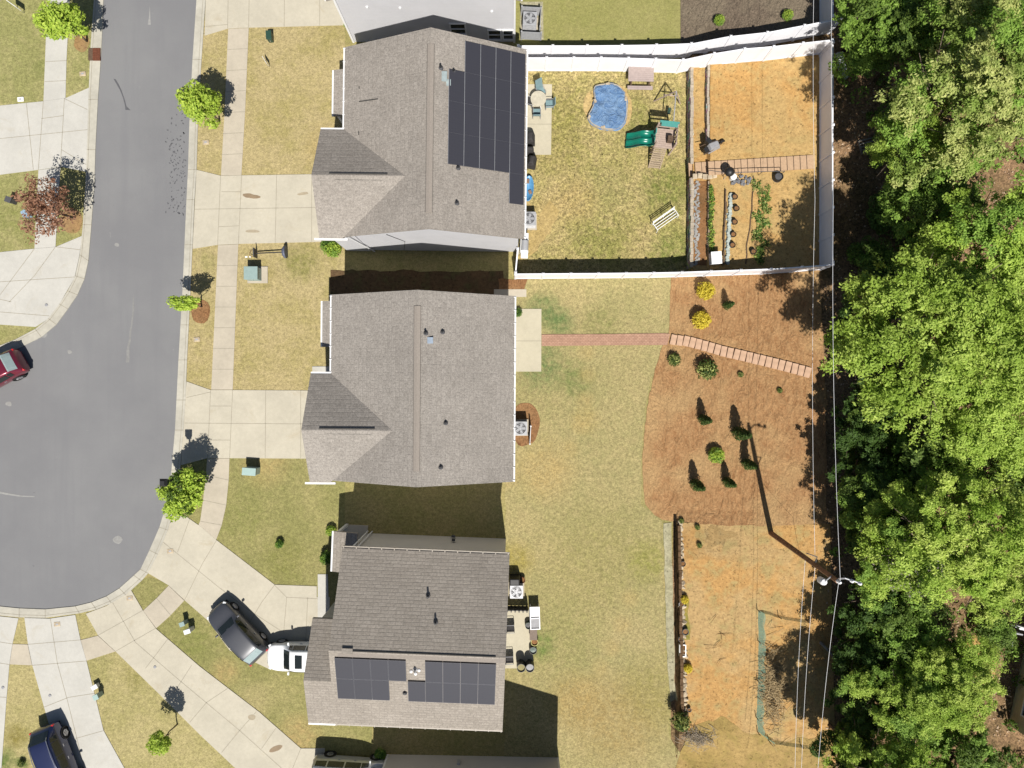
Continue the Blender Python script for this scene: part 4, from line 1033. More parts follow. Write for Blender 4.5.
# things along the east wall of house one
def covered_grill(label, x, y, s, rz=0):
    c = thing('covered_grill', G(x, y, .03), label, 'grill', rz, 'covered grills along the house wall')
    mb = MB(); mb.hexa([(-.42 * s, -.34 * s, .05), (.42 * s, -.34 * s, .05), (.42 * s, .34 * s, .05), (-.42 * s, .34 * s, .05)], [(-.36 * s, -.24 * s, .78), (.36 * s, -.24 * s, .78), (.36 * s, .24 * s, .78), (-.36 * s, .24 * s, .78)])
    mb.hexa([(-.36 * s, -.24 * s, .78), (.36 * s, -.24 * s, .78), (.36 * s, .24 * s, .78), (-.36 * s, .24 * s, .78)], [(-.24 * s, -.12 * s, 1.02), (.24 * s, -.12 * s, 1.02), (.24 * s, .12 * s, 1.02), (-.24 * s, .12 * s, 1.02)])
    mb.build('cover', M['charcoal'], c, bevel=.06)
    mb = MB(); 
    for sx in (-.3, .3): mb.lathe((sx * s, -.28 * s, .07), [(.07, -.03), (.07, .03)], 10, axis='y')
    mb.build('wheel', M['black'], c)
covered_grill('black covered grill nearest the patio, tallest of the three by the wall', 530, 141, 1.0, R(90))
covered_grill('small black covered box between the two larger covered grills', 529.5, 153, .7)
covered_grill('black covered grill farthest from the patio, next to the blue toys', 531.5, 164, .95, R(80))
ty = thing('toy_boat', G(528.4, 190), 'bright blue plastic paddling pool leaning by the house wall', 'toy pool', R(86))
mb = MB(); mb.lathe((0, 0, .12), [(.3, .0), (.62, .05), (.7, .28), (.66, .28), (.56, .08)], 20, M=Matrix.Diagonal((1.25, .5, 1)).to_3x3()); mb.build('shell', plain('blue_plastic', A(104, 172, 224), .4), ty, smooth=True)
mb = MB(); mb.box((.5, .1, .3), (.3, .25, .12)); mb.box((-.2, -.12, .25), (.25, .2, .14), .5); mb.build('toy', plain('orange_toy', A(160, 130, 110), .5), ty, bevel=.02)

def ac_unit(label, loc, rz=0, s=.8):
    c = thing('air_conditioner', loc, label, 'air conditioner', rz, 'air conditioners beside the houses')
    mb = MB(); mb.box((0, 0, .05), (s + .2, s + .2, .1)); mb.build('pad', M['walk'], c)
    mb = MB(); mb.box((0, 0, .1 + s * .48), (s, s, s * .96)); 
    for k in range(7): mb.box((0, 0, .2 + k * s * .12), (s + .02, s + .02, .015))
    mb.build('casing', M['lgrey'], c, bevel=.02)
    mb = MB(); zt = .1 + s * .96
    mb.lathe((0, 0, zt), [(s * .41, .002), (s * .41, .012), (.02, .012), (.02, .002)], 24); o = mb.build('fan_opening', M['dgrey'], c)
    mb = MB()
    for k in range(5): mb.box((s * .2 * math.cos(k * 1.2566), s * .2 * math.sin(k * 1.2566), zt + .022), (s * .34, s * .16, .012), k * 1.2566)
    mb.lathe((0, 0, zt), [(s * .09, .02), (s * .09, .05)], 12); mb.build('fan_blades', M['lgrey'], o)
    mb = MB()
    for r_ in (.18, .3, .41): mb.tube([(s * r_ * math.cos(a * .2618), s * r_ * math.sin(a * .2618), zt + .05) for a in range(25)], .008, 4)
    for k in range(8): mb.tube([(s * .08 * math.cos(k * .7854), s * .08 * math.sin(k * .7854), zt + .05), (s * .42 * math.cos(k * .7854), s * .42 * math.sin(k * .7854), zt + .05)], .007, 4)
    mb.build('grille', M['lgrey'], o)
    return c
ac_unit('grey air conditioner against the house wall south of the blue toys', G(528.6, 222, .03), s=.9)
ac_unit('grey air conditioner on the red mulch island behind the middle house', G(520.2, 427.5, .05), s=.9)
ac_unit('grey air conditioner in the black shade beside the patio with the barrels', G(516.4, 588, .03), s=.85)
ac_unit('grey air conditioner boxed in by pale screens at the top edge', G(529.5, 26, .03), R(-3), s=.9)
sp = thing('screen_panel', G(530, 434, .04), 'white slatted screen beside the air conditioner on red mulch', 'screen', R(87))
mb = MB()
for k in range(9): mb.box((0, 0, .12 + k * .11), (1.15, .03, .085))
mb.build('slats', M['white'], sp)
for x in (-.58, .58):
    mb = MB(); mb.box((x, 0, .55), (.08, .08, 1.1)); mb.build('post', M['white'], sp)
for lab, (x, y), rz, L_ in (('pale grey screen on the north side of the boxed air conditioner', (531, 15.5), R(-3), 1.25), ('pale grey screen on the south side of the boxed air conditioner', (531, 40), R(-3), 1.3), ('pale grey screen on the lawn side of the boxed air conditioner', (540, 25), R(87), 1.3)):
    s_ = thing('screen_panel', G(x, y, .03), lab, 'screen', rz, 'screens round the boxed air conditioner')
    mb = MB()
    for k in range(8): mb.box((0, 0, .1 + k * .125), (L_, .03, .1))
    mb.build('slats', M['lgrey'], s_)
    for x_ in (-L_ / 2, L_ / 2):
        mb = MB(); mb.box((x_, 0, .55), (.09, .09, 1.1)); mb.build('post', M['lgrey'], s_)
sheet('patio', [(520, 2), (543, 2), (543.5, 40), (520, 40)], M['gravel'], .045)
ut = thing('utility_cart', G(524.5, 248, .03), 'white wheeled grill cart in the play yard corner by the short fence', 'grill', R(88))
mb = MB(); mb.box((0, 0, .62), (.95, .5, .34)); mb.build('firebox', M['white_plastic'], ut, bevel=.03)
mb = MB(); mb.lathe((0, 0, .8), [(.25, -.32), (.25, .32)], 14, axis='x'); mb.build('lid', M['lgrey'], ut, smooth=False)
for sx in (-.66, .66):
    mb = MB(); mb.box((sx, 0, .76), (.36, .46, .035)); mb.build('side_shelf', M['white_plastic'], ut)
for sx in (-.4, .4):
    for sy in (-.2, .2):
        mb = MB(); mb.box((sx, sy, .24), (.05, .05, .48)); mb.build('leg', M['dgrey'], ut)
pb = thing('pet_crate', G(522.5, 239, .03), 'small black crate next to the white wheeled grill cart', 'crate', R(4))
mb = MB(); mb.box((0, 0, .25), (.4, .5, .5)); mb.build('crate_body', M['black'], pb, bevel=.03)
mb = MB(); mb.box((0, 0, .52), (.34, .44, .03)); mb.build('lid', M['dgrey'], pb)

# ================================================================== TERRACED GARDEN (play yard, upper side)
def wall_run(name, label, cat, x0, y0, x1, y1, depth, hgt, m, n=None, blk=.42, jit=.03, top=None, west=0.0):
    """low wall of blocks: pixel line on the ground, blocks inside one mesh plus a cap"""
    a, b = G(x0, y0), G(x1, y1)
    a.z = b.z = 0; L_ = (b - a).length; d = (b - a).normalized(); nn = Vector((-d.y, d.x, 0)); ang = math.atan2(d.y, d.x)
    base = T(a.x - depth, (a.y + b.y) / 2)
    root = thing(name, (a.x, a.y, base), label, cat)
    n = n or int(L_ / blk); rows = max(1, int(hgt / .2))
    mb = MB(); r_ = random.Random(int(x0 * 7))
    for row in range(rows):
        for k in range(n):
            f = (k + .5 + (.5 if row % 2 else 0)) / (n + .5); q = (b - a) * f + nn * r_.uniform(-jit, jit)
            mb.box((q.x, q.y, hgt * (row + .5) / rows - .06), (L_ / n - .02, depth + r_.uniform(-jit, jit), hgt / rows - .01), ang)
    mb.build('blocks', m, root, bevel=.02)
    if top:
        mb = MB()
        for k in range(n):
            q = (b - a) * ((k + .5) / n) + nn * r_.uniform(-jit, jit)
            mb.box((q.x, q.y, hgt - .03), (L_ / n - .012, depth * r_.uniform(.85, 1.05), .09), ang + r_.uniform(-.03, .03))
        mb.build('cap', top, root, bevel=.015)
    return root
capm = plain('cap_stone', A(206, 192, 172), .85, 0, .2, .2, 5)
wall_run('retaining_wall', 'low stone retaining wall running from the north fence to the timber stairs, nearer the play set', 'retaining wall', 689.5, 167, 689.5, 69, .22, .9, M['stone'], top=capm)
wall_run('retaining_wall', 'second low stone wall uphill of the first, between north fence and stairs', 'retaining wall', 706, 154, 706.4, 67, .16, .5, M['stone'], top=capm)
wall_run('retaining_wall', 'low stone retaining wall below the garden beds, south of the timber stairs', 'retaining wall', 689, 269, 690, 180, .22, .9, M['stone'], top=capm)
wall_run('garden_kerb', 'low timber kerb edging the strip of green seedlings', 'garden edging', 708, 262, 708.6, 182, .1, .4, M['wood'], n=5)
wall_run('garden_kerb', 'dark timber kerb along the scalloped edging row in the garden', 'garden edging', 722.5, 265, 725, 184, .1, .32, M['wood_dark'], n=6)
st = thing('timber_stairs', G(752, 168), 'straight flight of timber stairs climbing through the garden to the east fence', 'stairs')
o0 = st.location.copy()
for k in range(19):
    f = k / 18; x = 691.5 + (809.5 - 691.5) * f; y = 170 - 7.5 * f
    q = G(x, y); z = .1 + k * .093; q.z = max(q.z + .04, z) ; mb = MB(); mb.box(q - o0 + Vector((0, 0, .0)), (.42, .88, .18), R(3)); 
    sp_ = mb.build('step', M['wood_tread'], st)
    mb = MB(); mb.box(q - o0 + Vector((-.222, 0, -.02)), (.035, .9, .17), R(3)); mb.build('riser', M['wood_dark'], sp_)  # dark riser colour paints in the shade on the west-facing steps
rl = thing('handrail', G(735, 176.5), 'thin metal handrail along the south side of the timber stairs', 'handrail')
o0 = rl.location.copy(); pr_ = []
for k, (x, y) in enumerate([(706, 174), (722, 176.5), (738, 176), (758, 175.4), (780, 175)]):
    q = G(x, y); mb = MB(); mb.tube([q - o0, q - o0 + Vector((0, 0, .8))], .02); mb.build('post', M['dgrey'], rl); pr_.append(q - o0 + Vector((0, 0, .8)))
mb = MB(); mb.tube(pr_, .022); mb.build('rail', M['dgrey'], rl)
bl = thing('stone_border', G(710, 176.5), 'white gravel landing at the foot of the stair handrail', 'landing')
mb = MB()
for k in range(7): mb.box((-1.0 + k * .33, .04 * math.sin(k * 2), .04), (.3, .34, .1), .1 * math.sin(k * 5))
mb.build('slabs', M['rock'], bl, bevel=.02)
# beds
sheet('garden_soil', [(694, 181), (707, 181), (706, 266), (692, 266)], M['soil'], .055, jag=.05)
r_ = random.Random(5)
gp = thing('stone_edging', G(696, 222, .0), 'column of grey and white stones inside the lower garden wall', 'stone edging')
o0 = gp.location.copy(); mb = MB()
for k in range(70):
    q = G(694.2 + r_.random() * 4.6, 182 + k * 1.2, .05) - o0; mb.box(q, (.13 + r_.random() * .1, .1 + r_.random() * .08, .1), r_.random() * 3)
mb.build('stones', plain('grey_stones', A(176, 174, 170), .9, 0, .2, .35, 3), gp, bevel=.02)
sc_ = thing('scalloped_edging', G(729, 230), 'row of pale blue-green scalloped edging blocks in the garden', 'garden edging')
o0 = sc_.location.copy(); mb = MB()
for k in range(26):
    f = k / 25; q = G(730.5 - 3.5 * f + math.sin(k * 2.1) * .5, 195 + 68 * f, .05) - o0
    mb.lathe(q, [(.13, -.05), (.13, .12), (.09, .15)], 10)
for k in range(40): 
    f = k / 39; q = G(728 - 3 * f + r_.random() * 3, 195 + 68 * f, .04) - o0; mb.box(q, (.12, .12, .08), r_.random())
mb.build('blocks', plain('pale_blue_stone', A(204, 214, 206), .85, 0, .2, .2, 4), sc_)
def pot(label, x, y, r=.17, h=.3, m=None, soil=None, group='plant pots in the garden', name='plant_pot'):
    p_ = thing(name, G(x, y, .03), label, 'pot', 0, group)
    mb = MB(); mb.lathe((0, 0, 0), [(r * .75, 0), (r, h), (r * 1.1, h), (r * 1.1, h + .03), (r * .9, h + .03), (r * .88, h - .05)], 14); mb.build('pot', m or M['black'], p_)
    mb = MB(); mb.lathe((0, 0, 0), [(r * .88, h - .05), (r * .86, h - .03), (.01, h - .02)], 12); mb.build('soil', soil or M['soil'], p_)
    return p_
lab = 'black plant pot with brown soil in the evenly spaced row beside the scalloped edging'
for (x, y) in ((733.5, 198), (735.2, 209.5), (733.4, 223), (732, 235.4), (731.2, 246)): pot(lab, x, y)
pot('black plant pot standing alone near the play yard south fence', 752, 252.5)
hs = tag(MB().build('garden_hose', M['rust']), 'dark brown hose snaking downhill through the garden bed', 'hose')
mb = MB(); pts = [(753, 176), (754.4, 181), (755.6, 185), (752.6, 193), (752, 201), (752, 210), (750.6, 218), (750, 228), (748, 238), (746.4, 246), (747, 255), (745.6, 264)]
mb.tube([G(a, b, .06) for a, b in pts], .045, 6); hs.data = mb.data('garden_hose', M['wood_dark'])
kt = thing('kettle_grill', G(725.6, 175.5), 'round black kettle grill at the bend of the stair handrail', 'grill')
mb = MB(); mb.lathe((0, 0, .55), [(.02, 0), (.2, .04), (.3, .18), (.32, .28), (.26, .42), (.12, .52), (.02, .53)], 18); mb.build('bowl', M['black'], kt, smooth=True)
for k in range(3):
    a = k * 2.094; mb = MB(); mb.tube([(.18 * math.cos(a), .18 * math.sin(a), .6), (.32 * math.cos(a), .32 * math.sin(a), 0)], .018); mb.build('leg', M['lgrey'], kt)
bk = thing('bucket', G(731.5, 178.8), 'white lidded bucket beside the black kettle grill', 'bucket')
mb = MB(); mb.lathe((0, 0, 0), [(.17, 0), (.2, .42), (.21, .42), (.21, .46), (.02, .47)], 18); mb.build('pail', M['white_plastic'], bk)
mb = MB(); mb.tube([(.2, 0, .4), (.26, .0, .25), (.2, .1, .2)], .01); mb.build('handle', M['lgrey'], bk)
def barrel(label, loc, r=.3, h=.8, m=None, group=None, inner=None):
    b_ = thing('rain_barrel' if h > .5 else 'tub', loc, label, 'barrel', 0, group)
    mb = MB(); mb.lathe((0, 0, 0), [(r * .88, 0), (r, h * .4), (r * .94, h), (r * .84, h), (r * .84, h - .12)], 20); mb.build('drum', m or M['black'], b_, smooth=False)
    mb = MB(); mb.lathe((0, 0, 0), [(r * .845, h - .12), (r * .8, h - .1), (.01, h - .09)], 16); mb.build('filling', inner or M['dgrey'], b_)
    mb = MB(); mb.lathe((0, 0, 0), [(r * .97, h * .22), (r * 1.01, h * .24), (r * .98, h * .27)], 20); mb.build('hoop', M['dgrey'], b_)
    return b_
barrel('black half barrel at the top of the garden below the stairs', G(776.5, 178.5), .3, .45)
pg = thing('stone_heap', G(741, 181), 'heap of grey stones between the white bucket and the hose', 'stone heap')
mb = MB()
for k in range(26): mb.box((r_.uniform(-.6, .6), r_.uniform(-.3, .3), .06 + r_.random() * .12), (.12 + r_.random() * .14, .1 + r_.random() * .12, .1 + r_.random() * .1), r_.random() * 3)
mb.build('stones', plain('blue_grey_stones', A(142, 142, 146), .9, 0, .2, .3, 3), pg, bevel=.03)
wb = thing('wheelbarrow', G(712.5, 147), 'upturned grey wheelbarrow and black trays beside the second stone wall', 'wheelbarrow', R(25))
mb = MB(); mb.hexa([(-.5, -.35, .1), (.4, -.3, .1), (.4, .3, .1), (-.5, .35, .1)], [(-.3, -.2, .5), (.3, -.16, .45), (.3, .16, .45), (-.3, .2, .5)]); mb.build('tray', M['grey'], wb, bevel=.03)
mb = MB(); mb.lathe((.62, 0, .2), [(.2, -.05), (.2, .05)], 14, axis='y'); mb.build('wheel', M['black'], wb)
for sy in (-.28, .28):
    mb = MB(); mb.tube([(.6, sy * .3, .2), (-.4, sy, .35), (-.95, sy, .5)], .025); mb.build('handle', M['wood_dark'], wb)
mb = MB(); mb.box((-.35, .32, .45), (.3, .3, .7), .3); mb.box((-.62, -.1, .3), (.28, .34, .4)); mb.build('black_tray', M['black'], wb)
cb = thing('storage_box', G(713.5, 259.5), 'white storage box in the garden corner, half in the south fence shadow', 'box', R(4))
mb = MB(); mb.box((0, 0, .32), (.62, .74, .64)); mb.build('box_body', M['white_plastic'], cb, bevel=.03)
mb = MB(); mb.box((0, 0, .67), (.68, .8, .07)); mb.build('lid', M['white'], cb, bevel=.02)
bg_ = thing('yellow_basin', G(718.6, 258), 'cream basin on the ground beside the white storage box', 'basin')
mb = MB(); mb.lathe((0, 0, 0), [(.15, 0), (.22, .2), (.19, .2), (.13, .04)], 14); mb.build('basin', plain('cream', A(236, 214, 150), .5), bg_)
mb = MB(); mb.lathe((0, 0, 0), [(.13, .1), (.01, .11)], 12); mb.build('filling', M['soil'], bg_)

# ================================================================== MULCH SLOPE
stp = [(670.6, 337.2), (677, 338), (683.4, 338.6), (689.6, 340), (695.6, 341.6), (701.8, 343.4), (708, 345.2), (714.4, 347), (720.6, 348.8), (727, 350.4), (733.6, 351.8), (739.8, 353.2), (746.2, 354.8), (752.6, 356.4), (759, 357.8), (765.4, 359.4), (771.8, 361), (778.2, 362.6), (784.8, 364.2), (791.4, 366), (797.8, 367.8), (804.2, 369.6)]
slb = None
for k, (x, y) in enumerate(stp):
    q = G(x + 2.4, y + 2.6)
    if slb is None:
        mb = MB(); mb.box((0, 0, 0), (.385, .68, .16)); slb = mb.build('paver_step', M['paver'], None, bevel=.015); o = slb
        tag(o, 'flat tan paver step in the long diagonal row up the mulch slope', 'paver step', 'tan paver steps up the mulch slope')
    else:
        o = slb.copy(); COL.objects.link(o)
    o.location = (q.x, q.y, q.z + .1); o.rotation_euler = (0, 0, R(-13 + 3 * math.sin(k * 1.7)))

# ================================================================== LOWER YARD
wall_run('retaining_wall', 'long rough stone retaining wall topped with pale rocks in the lower yard', 'retaining wall', 681.5, 718, 676.5, 523, .2, .8, plain('wall_shaded_stone', A(120, 96, 72), .95, 0, .1, .35, 4))  # dark stone colour has the shade of the wall's west face painted in
rk = None
for k in range(40):
    f = k / 39; s_ = r_.uniform(.75, 1.25)
    q = G(680.6 + 4.4 * f + r_.uniform(-.6, .6), 524 + 190 * f, .04)
    if rk is None:
        bm = bmesh.new(); bmesh.ops.create_icosphere(bm, subdivisions=2, radius=.17)
        for v in bm.verts: v.co = v.co * (1 + .35 * noise.noise(v.co * 9)); v.co.z *= .7
        me = bpy.data.meshes.new('rock'); bm.to_mesh(me); bm.free(); me.materials.append(M['rock'])
        o = rk = bpy.data.objects.new('rock', me); COL.objects.link(o)
        tag(o, 'pale fist-shaped rock in the line along the top of the lower yard wall', 'rock', 'pale rocks along the lower yard wall')
    else: o = rk.copy(); COL.objects.link(o)
    o.location = q; o.rotation_euler = (r_.random(), r_.random(), r_.random() * 6); o.scale = (s_, s_ * 1.3, s_ * .9)
pot('dark pot on the clay just uphill of the lower yard wall, near its north end', 682, 563, .17, .25)
pot('grey pot below the first yellow bush by the lower yard wall', 680.6, 603, .17, .25, M['grey'])
pot('black pot in the middle of the lower yard wall row', 684.5, 630.5, .2, .28)
pot('small black pot tight against the pale rocks of the lower yard wall', 680, 638, .16, .25)
pot('small dark pot near the south end of the lower yard wall', 688.6, 708.6, .13, .2)
pf = thing('raised_planter', G(682, 649.5, .03), 'white rectangular planter frame on the lower yard wall', 'planter')
mb = MB()
for x in (-.19, .19): mb.box((x, 0, .12), (.06, .8, .24))
for y in (-.38, .38): mb.box((0, y, .12), (.34, .06, .24))
mb.build('frame', M['white'], pf)
mb = MB(); mb.box((0, 0, .07), (.3, .68, .12)); mb.build('soil', M['soil'], pf)
nf = thing('mesh_fence', G(755.6, 610), 'low teal mesh fence boxing in a patch of dry brush', 'mesh fence')
o0 = nf.location.copy()
t = NT('teal_mesh'); p = t.pos()
chk = t.noise(p, 60, 1); t.b.inputs['Alpha'].default_value = 1
t.l(t.ramp(chk, .45, .55, .3, .9), t.b.inputs['Alpha']); M['mesh'] = t.done(A(150, 192, 168), .8, 0, .2)
pp = [(806, 620), (778, 616), (757, 609.5), (757.4, 640), (757, 680), (755.4, 716), (757, 731), (768, 739.6), (800, 744), (806, 745)]
for a, b in zip(pp, pp[1:]):
    p0, p1 = G(*a) - o0, G(*b) - o0; up = Vector((.4, -.16, .3)); mb = MB()
    n_ = 8
    for i in range(n_):
        q0, q1 = p0 + (p1 - p0) * (i / n_), p0 + (p1 - p0) * ((i + 1) / n_)
        s0, s1 = Vector((.06 * math.sin(i * 1.3), .0, 0)), Vector((.06 * math.sin(i * 1.3 + 1.3), 0, 0))
        mb.face([q0, q1, q1 + up + s1, q0 + up + s0])
    mb.build('mesh_panel', M['mesh'], nf)
    mb = MB(); mb.tube([p0, p0 + Vector((0, 0, .6))], .025); mb.build('stake', M['wood_dark'], nf)
def brush(name, label, x, y, rx, ry, n_, hgt, m):
    b_ = thing(name, G(x, y, .03), label, 'brush pile'); mb = MB(); q = random.Random(int(x))
    for k in range(n_):
        a = q.uniform(0, 6.28) ; c = Vector((q.gauss(0, rx * .45), q.gauss(0, ry * .45), q.random() * hgt)); d = Vector((math.cos(a), math.sin(a) * .7, q.uniform(-.1, .25))) * q.uniform(.25, .6)
        mb.tube([c - d, c + Vector((q.uniform(-.05, .05), q.uniform(-.05, .05), .04)), c + d], [.016, .013, .006], 4)
    mb.build('branches', m, b_); return b_
brush('brush_pile', 'grey brush pile of cut twigs at the south end of the lower yard wall', 697, 737, 1.1, .7, 150, .4, plain('grey_brush', A(184, 170, 150), .95, 0, .1, .3, 4))
brush('brush_pile', 'pale dry brush heaped inside the teal mesh fence', 773, 688, .9, 2.8, 420, .4, plain('straw_brush', A(206, 182, 140), .95, 0, .1, .3, 4))
brush('brush_pile', 'scatter of thin sticks on the clay uphill of the yellow bushes', 724, 640, .9, 2.6, 9, .05, plain('thin_sticks', A(150, 118, 80), .95, 0, .1))

# ================================================================== PATIO OF HOUSE THREE
barrel('black rain barrel at the patio end, nearer the house wall', G(521, 663, .06), .3, .85, inner=plain('straw_fill', A(176, 166, 120), .9), group='twin rain barrels at the end of the patio')
barrel('black rain barrel at the patio end, on the lawn side of its twin', G(529.6, 663, .06), .3, .85, inner=M['grey'], group='twin rain barrels at the end of the patio')
barrel('black tub planted with herbs, between the rain barrels and the yellow tub', G(533, 648.5, .06), .26, .4, inner=M['dkgreen'], group='tubs along the patio edge')
barrel('yellow rimmed tub on the lawn edge of the patio', G(534.4, 640, .06), .26, .45, m=plain('yellow_rim', A(230, 222, 120), .5), inner=M['soil'], group='tubs along the patio edge')
barrel('dark green tub on the patio beside the white planter table', G(528.4, 624, .06), .24, .4, m=M['dkgreen'], group='tubs along the patio edge')
pl = thing('planter_table', G(534.6, 614.5, .05), 'white raised planter table with two square openings at the patio edge', 'planter', R(2))
mb = MB()
for x in (-.3, .3): mb.box((x, 0, .68), (.06, 1.5, .16))
for y in (-.72, 0, .72): mb.box((0, y, .68), (.54, .06, .16))
mb.build('frame', M['white'], pl)
for y in (-.36, .36):
    mb = MB(); mb.box((0, y, .64), (.53, .65, .1)); mb.build('bed', M['grey'] if y < 0 else M['lgrey'], pl)
for x in (-.28, .28):
    for y in (-.7, .7):
        mb = MB(); mb.box((x, y, .3), (.06, .06, .6)); mb.build('leg', M['white'], pl)
bn = thing('storage_bench', G(533.2, 632, .05), 'brown storage bench between the white planter table and the yellow tub', 'bench')
mb = MB(); mb.box((0, 0, .22), (.45, .7, .44)); mb.build('chest', plain('brown_box', A(122, 106, 92), .7), bn, bevel=.02); mb = MB(); mb.box((0, 0, .46), (.5, .75, .04)); mb.build('lid', plain('brown_lid', A(140, 122, 108), .7), bn)
tr = thing('trellis', G(517, 606, .05), 'dark toothed trellis screen between the air conditioner and the patio', 'trellis', R(-1))
mb = MB(); mb.box((0, 0, .5), (1.5, .05, .9)); mb.build('board', M['black'], tr)
for k in range(6):
    mb = MB(); mb.box((-.65 + k * .26, 0, .6), (.08, .09, 1.2)); mb.build('slat', M['black'], tr)
gr2 = thing('covered_grill', G(514.5, 578, .03), 'black covered grill north of the shaded air conditioner', 'grill')
mb = MB(); mb.hexa([(-.4, -.3, 0), (.4, -.3, 0), (.4, .3, 0), (-.4, .3, 0)], [(-.32, -.2, 1.0), (.32, -.2, 1.0), (.32, .2, 1.0), (-.32, .2, 1.0)]); mb.build('cover', M['black'], gr2, bevel=.06); mb = MB(); mb.lathe((-.3, .25, .06), [(.06, -.03), (.06, .03)], 10, axis='y'); mb.build('wheel', M['dgrey'], gr2)
patio_chair('dark chair backed against the wall of the barrel patio', G(510.5, 626, .06), R(92), cloth=M['charcoal'], group='chairs on the barrel patio')
patio_chair('dark chair near the barrels, half under the roof edge', G(509.5, 657, .06), R(92), cloth=M['charcoal'], group='chairs on the barrel patio')
pot('flower pot with pale stones on the grass north of the shaded air conditioner', 522, 579, .2, .3, M['rust'])
pot('pale pot beside the black covered grill', 520, 583.5, .16, .25, M['rock'])

# ================================================================== STREET FURNITURE
mb = MB(); sd = thing('storm_drain', G(96, 55, .03), 'rusty brown storm drain hood set in the west kerb', 'storm drain')
mb.box((.1, 0, .08), (.5, .82, .08)); mb.build('grate', M['rust'], sd)
mb = MB(); mb.box((-.3, 0, .07), (.3, .8, .1)); mb.build('hood', M['wood_dark'], sd)
mb = MB()
for k in range(7): mb.box((.1, -.34 + k * .113, .128), (.44, .03, .016))
mb.build('bars', M['rust'], sd)
for (x, y, lab) in ((83, 74, 'pale water meter lid in the verge below the storm drain'), (206, 142.5, 'pale water meter lid in the verge south of the round street tree'), (197, 339.5, 'pale water meter lid in the verge below the small ringed tree'), (170.5, 551, 'pale meter lid set in the drive apron beside the cul-de-sac kerb'), (130, 598, 'pale meter lid at the mouth of the diagonal drive'), (57.5, 624, 'pale meter lid at the mouth of the drive with the navy car'), (21, 99.5, 'round white lid on the lawn beside the upper left drive')):
    m_ = thing('meter_lid', G(x, y, .03), lab, 'meter lid', R(4), 'meter lids along the street')
    mb = MB(); mb.box((0, 0, .03), (.42, .3, .06)); mb.build('lid', M['rock'] if x != 21 else M['white'], m_, bevel=.02); mb = MB(); mb.box((0, 0, .062), (.16, .1, .012)); mb.build('handle', M['lgrey'], m_)
for (x, y, lab) in ((46.5, 305, 'black cleanout cap in the left drive near the kerb bend'), (155, 667, 'black cleanout cap in the diagonal drive'), (50, 695.5, 'black cleanout cap in the drive above the navy car'), (3, 687.5, 'black cleanout cap in the drive at the left edge')):
    mb = MB(); mb.lathe((0, 0, 0), [(.1, -.02), (.1, .025), (.07, .035), (.01, .036)], 14); obj_mesh(mb, 'cleanout_cap', M['grey'], G(x, y, ZC), lab, 'cleanout cap', group='cleanout caps in the drives')
def pedestal(label, x, y, w, d, h, m, rz=0, pad=True, name='utility_box', door_m=None, lean=0):
    u = thing(name, G(x, y, .03), label, 'utility box', rz)
    if pad: mb = MB(); mb.box((.16, 0, .03), (w + .5, d + .3, .08)); mb.build('pad', M['walk'], u)
    mb = MB(); mb.box((0, 0, h / 2 + .03), (w, d, h)); mb.build('cabinet', m, u, bevel=.025)
    mb = MB(); mb.box((0, 0, h + .05), (w + .05, d + .05, .05)); mb.build('lid', door_m or m, u, bevel=.015)
    mb = MB(); mb.box((0, -d / 2 - .01, h * .55), (.04, .03, .12)); mb.build('handle', M['steel'], u)
    return u
pedestal('large pale green utility cabinet on a concrete pad beside the lamp-like hoop', 255.5, 275, .86, .82, .8, M['box_green'])
pedestal('pale teal utility cabinet on the lawn corner above the curved drive', 254, 470, .86, .45, .85, M['box_pale'], R(-4), pad=False)
pedestal('small teal cable pedestal beside the two bins of the shaded corner strip', 186.5, 621, .3, .25, .6, M['box_green'], R(20), pad=False)
pedestal('white cable pedestal on the strip between the diagonal drive and the grey car', 192, 628, .4, .25, .65, M['white_plastic'], R(18), pad=False)
pedestal('white cable pedestal in the grass between the two lower drives', 97.5, 685, .38, .25, .3, M['white_plastic'], R(30), pad=False)
pedestal('pale teal cable pedestal just below the white one between the lower drives', 101.5, 693, .3, .3, .6, M['box_pale'], R(24), pad=False)
pedestal('dark pedestal at the left edge lawn beside the rust-leaved tree', 15, 202, .36, .34, .6, M['dgrey'], R(-20), pad=False)
pedestal('light blue box under the edge of the rust-leaved tree', 30, 215.5, .3, .4, .5, plain('light_blue', A(170, 200, 226), .4), R(30), pad=False)
pedestal('dark green cable pedestal on the golden lawn near the upper drive', 271.5, 39, .32, .55, .5, M['dkgreen'], R(4), pad=False)
sg = thing('yard_sign', G(268, 64.5, .03), 'small white yard sign tilted on the golden front lawn', 'yard sign', R(-58))
mb = MB(); mb.box((0, 0, .5), (.55, .02, .4)); mb.build('board', M['white'], sg)
for x in (-.2, .2): mb = MB(); mb.box((x, 0, .2), (.02, .02, .5)); mb.build('stake', M['steel'], sg)
sg2 = dup(sg, G(21, 11, .03), R(-35), 'white yard sign on the lawn in the upper left corner', s=1.35)
mbx = thing('litter', G(246.5, 257), 'scrap of white paper on the grass under the basketball hoop', 'litter')
mb = MB(); mb.box((0, 0, .03), (.16, .1, .04)); mb.box((.25, .0, .03), (.1, .08, .04)); mb.build('paper', M['white'], mbx)
